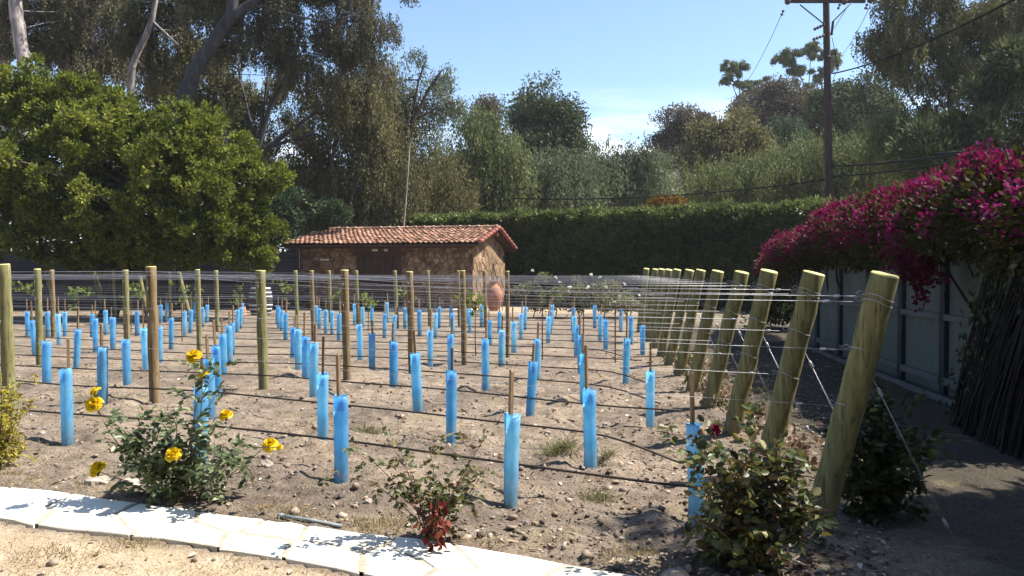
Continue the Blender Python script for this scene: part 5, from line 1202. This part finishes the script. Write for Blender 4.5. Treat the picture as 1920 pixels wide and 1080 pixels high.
bush("leafy_shrub", "yellow green leafy shrub cut by the left picture edge", "shrub", (-25, 880), 0, [(20, 720), (35, 740), (0, 700), (40, 800), (30, 840), (-30, 690), (-60, 740), (10, 780), (-20, 760)],
     M['L_yellowgreen'], M['cane'], 10, .036, .02, .2, side=4, fill=[(-15, 780, 48, 75, 110), (-10, 840, 45, 40, 50)], dep=.10)
# pink blossom near the left shrub
g = ground_at(57, 790)
c = at(57, 760, g[1]); t = thing("wild_flower", "single small pink flower on a thin stalk at the left", "flower", g)
rose_flower(c, .018, M['L_bract'], t, g, n=9); mb = MB(); mb.tube(curve(g, c, .1), .002, 5); mb.build("stalk", M['cane'], t, True, g)
# young vine shoots above far tubes
VS = [(56, 533, 620, "leftmost of the shoots"), (148, 556, 628, "second shoot from the left"), (246, 549, 622, "third shoot from the left"), (346, 553, 625, "fourth shoot from the left"), (447, 552, 612, "shoot over the column of tubes before the barrel"),
      (536, 543, 612, "tallest shoot, right of the barrel"), (690, 567, 622, "shoot before the shed's door"), (757, 550, 616, "arching shoot before the shed wall"), (892, 571, 668, "topmost rosette on a bare stem left of the urn"), (640, 560, 622, "faint shoot left of the door")]
for px, py, by, lab in VS:
    g = ground_at(px, by); t = thing("grapevine", "young green grapevine, " + lab, "grapevine", g, "young leafy grapevines")
    top = at(px, py, g[1]); mb = MB(); mb.tube(curve(g, top, .06), np.linspace(.012, .006, 7), 6)
    cl = top + rng.normal(0, 1, (9, 3)) * np.array([.13, .13, .12])
    for q in cl[:5]: mb.tube(curve(top - [0, 0, .1], q, .1, 5), .004, 5)
    mb.build("stem", M['cane'], t, True, g); (v, k, F), ti = crown(cl, np.tile([0, -.3, .4], (9, 1)), 7, .09, .10, .085, 'puff'); quad_mesh("leaves", v, k, F, ti, M['L_vine'], t, g)
# pale flowering rose bushes beyond the rows, right of the shed
RB = [(1000, 548, 30, 34), (1040, 556, 32, 30), (1085, 546, 34, 38), (1130, 556, 34, 34), (1180, 562, 30, 30)]
for j, (px, py, rx, ry) in enumerate(RB):
    tree("rose_bush", "sprawling pale rose bush beyond the rows, %s from the shed" % ORD[j + 1], [(px, py, rx, ry), (px + 8, py + 16, rx, ry * .6)], M['L_weed'], M['cane'], 25.4, px, n=70, per=20, crad=.17, L=.085, W=.05, kind='puff', limbs=30, r0=.02, limbr=.008, cat="rose bush", group="rose bushes beyond the rows", shell=.5)
    tr_ = [o_ for o_ in C.objects if o_.name.startswith("rose_bush") and o_.type == 'EMPTY'][-1]
    cl = at(px, py, 25.2) + rng.normal(0, 1, (7, 3)) * np.array([rx * .012, .15, ry * .010]); (v, k, F), ti = crown(cl, np.tile([0, -.3, .5], (7, 1)), 12, .035, .05, .05, 'tuft')
    quad_mesh("blossoms", v, k, F, ti, M['petal_white'], bpy.data.objects[tr_.name], np.array(tr_.location))
# dry leafy tangle at the feet of the end posts
for k in range(1, 8):
    b = ENDS[k][0]; n = 26; cl = b + np.array([.22, .12, .10]) + rng.normal(0, 1, (n, 3)) * np.array([.14, .14, .09]); cl[:, 2] = np.maximum(cl[:, 2], b[2] + .03)
    t = thing("dry_weed", "brownish dry leafy weed at the foot of the %s leaning end post" % (ORD[k + 1]), "weed", b, "dry weeds at the end posts")
    (v, kk, F), ti = crown(cl, np.tile([0, -.2, .4], (n, 1)), 9, .07, .06, .04, 'tuft'); quad_mesh("leaves", v, kk, F, ti, M['L_litter'] if k % 2 else M['L_rosedark'], t, b)
    mb = MB()
    for q in cl[:12]: mb.tube(curve(b + [.15, .08, 0], q, .2, 5), .003, 4)
    mb.build("stems", M['drystem'], t, True, b)
hz = MB(); hz.box((0, 660, 17), (1300, 1560, 36)); hm = bpy.data.materials.new("haze_air"); hm.use_nodes = True; hm.node_tree.nodes.clear()
ho = hm.node_tree.nodes.new("ShaderNodeOutputMaterial"); hv = hm.node_tree.nodes.new("ShaderNodeVolumePrincipled")
hv.inputs["Color"].default_value = (.86, .92, 1, 1); hv.inputs["Density"].default_value = .00035; hv.inputs["Anisotropy"].default_value = .25
hm.node_tree.links.new(hv.outputs[0], ho.inputs["Volume"]); tag(hz.build("haze", hm), "thin pale haze in the air", "haze", kind="stuff")
for o in list(bpy.data.objects):
    if o.parent is not None and o.type == 'MESH': o.matrix_parent_inverse.identity()
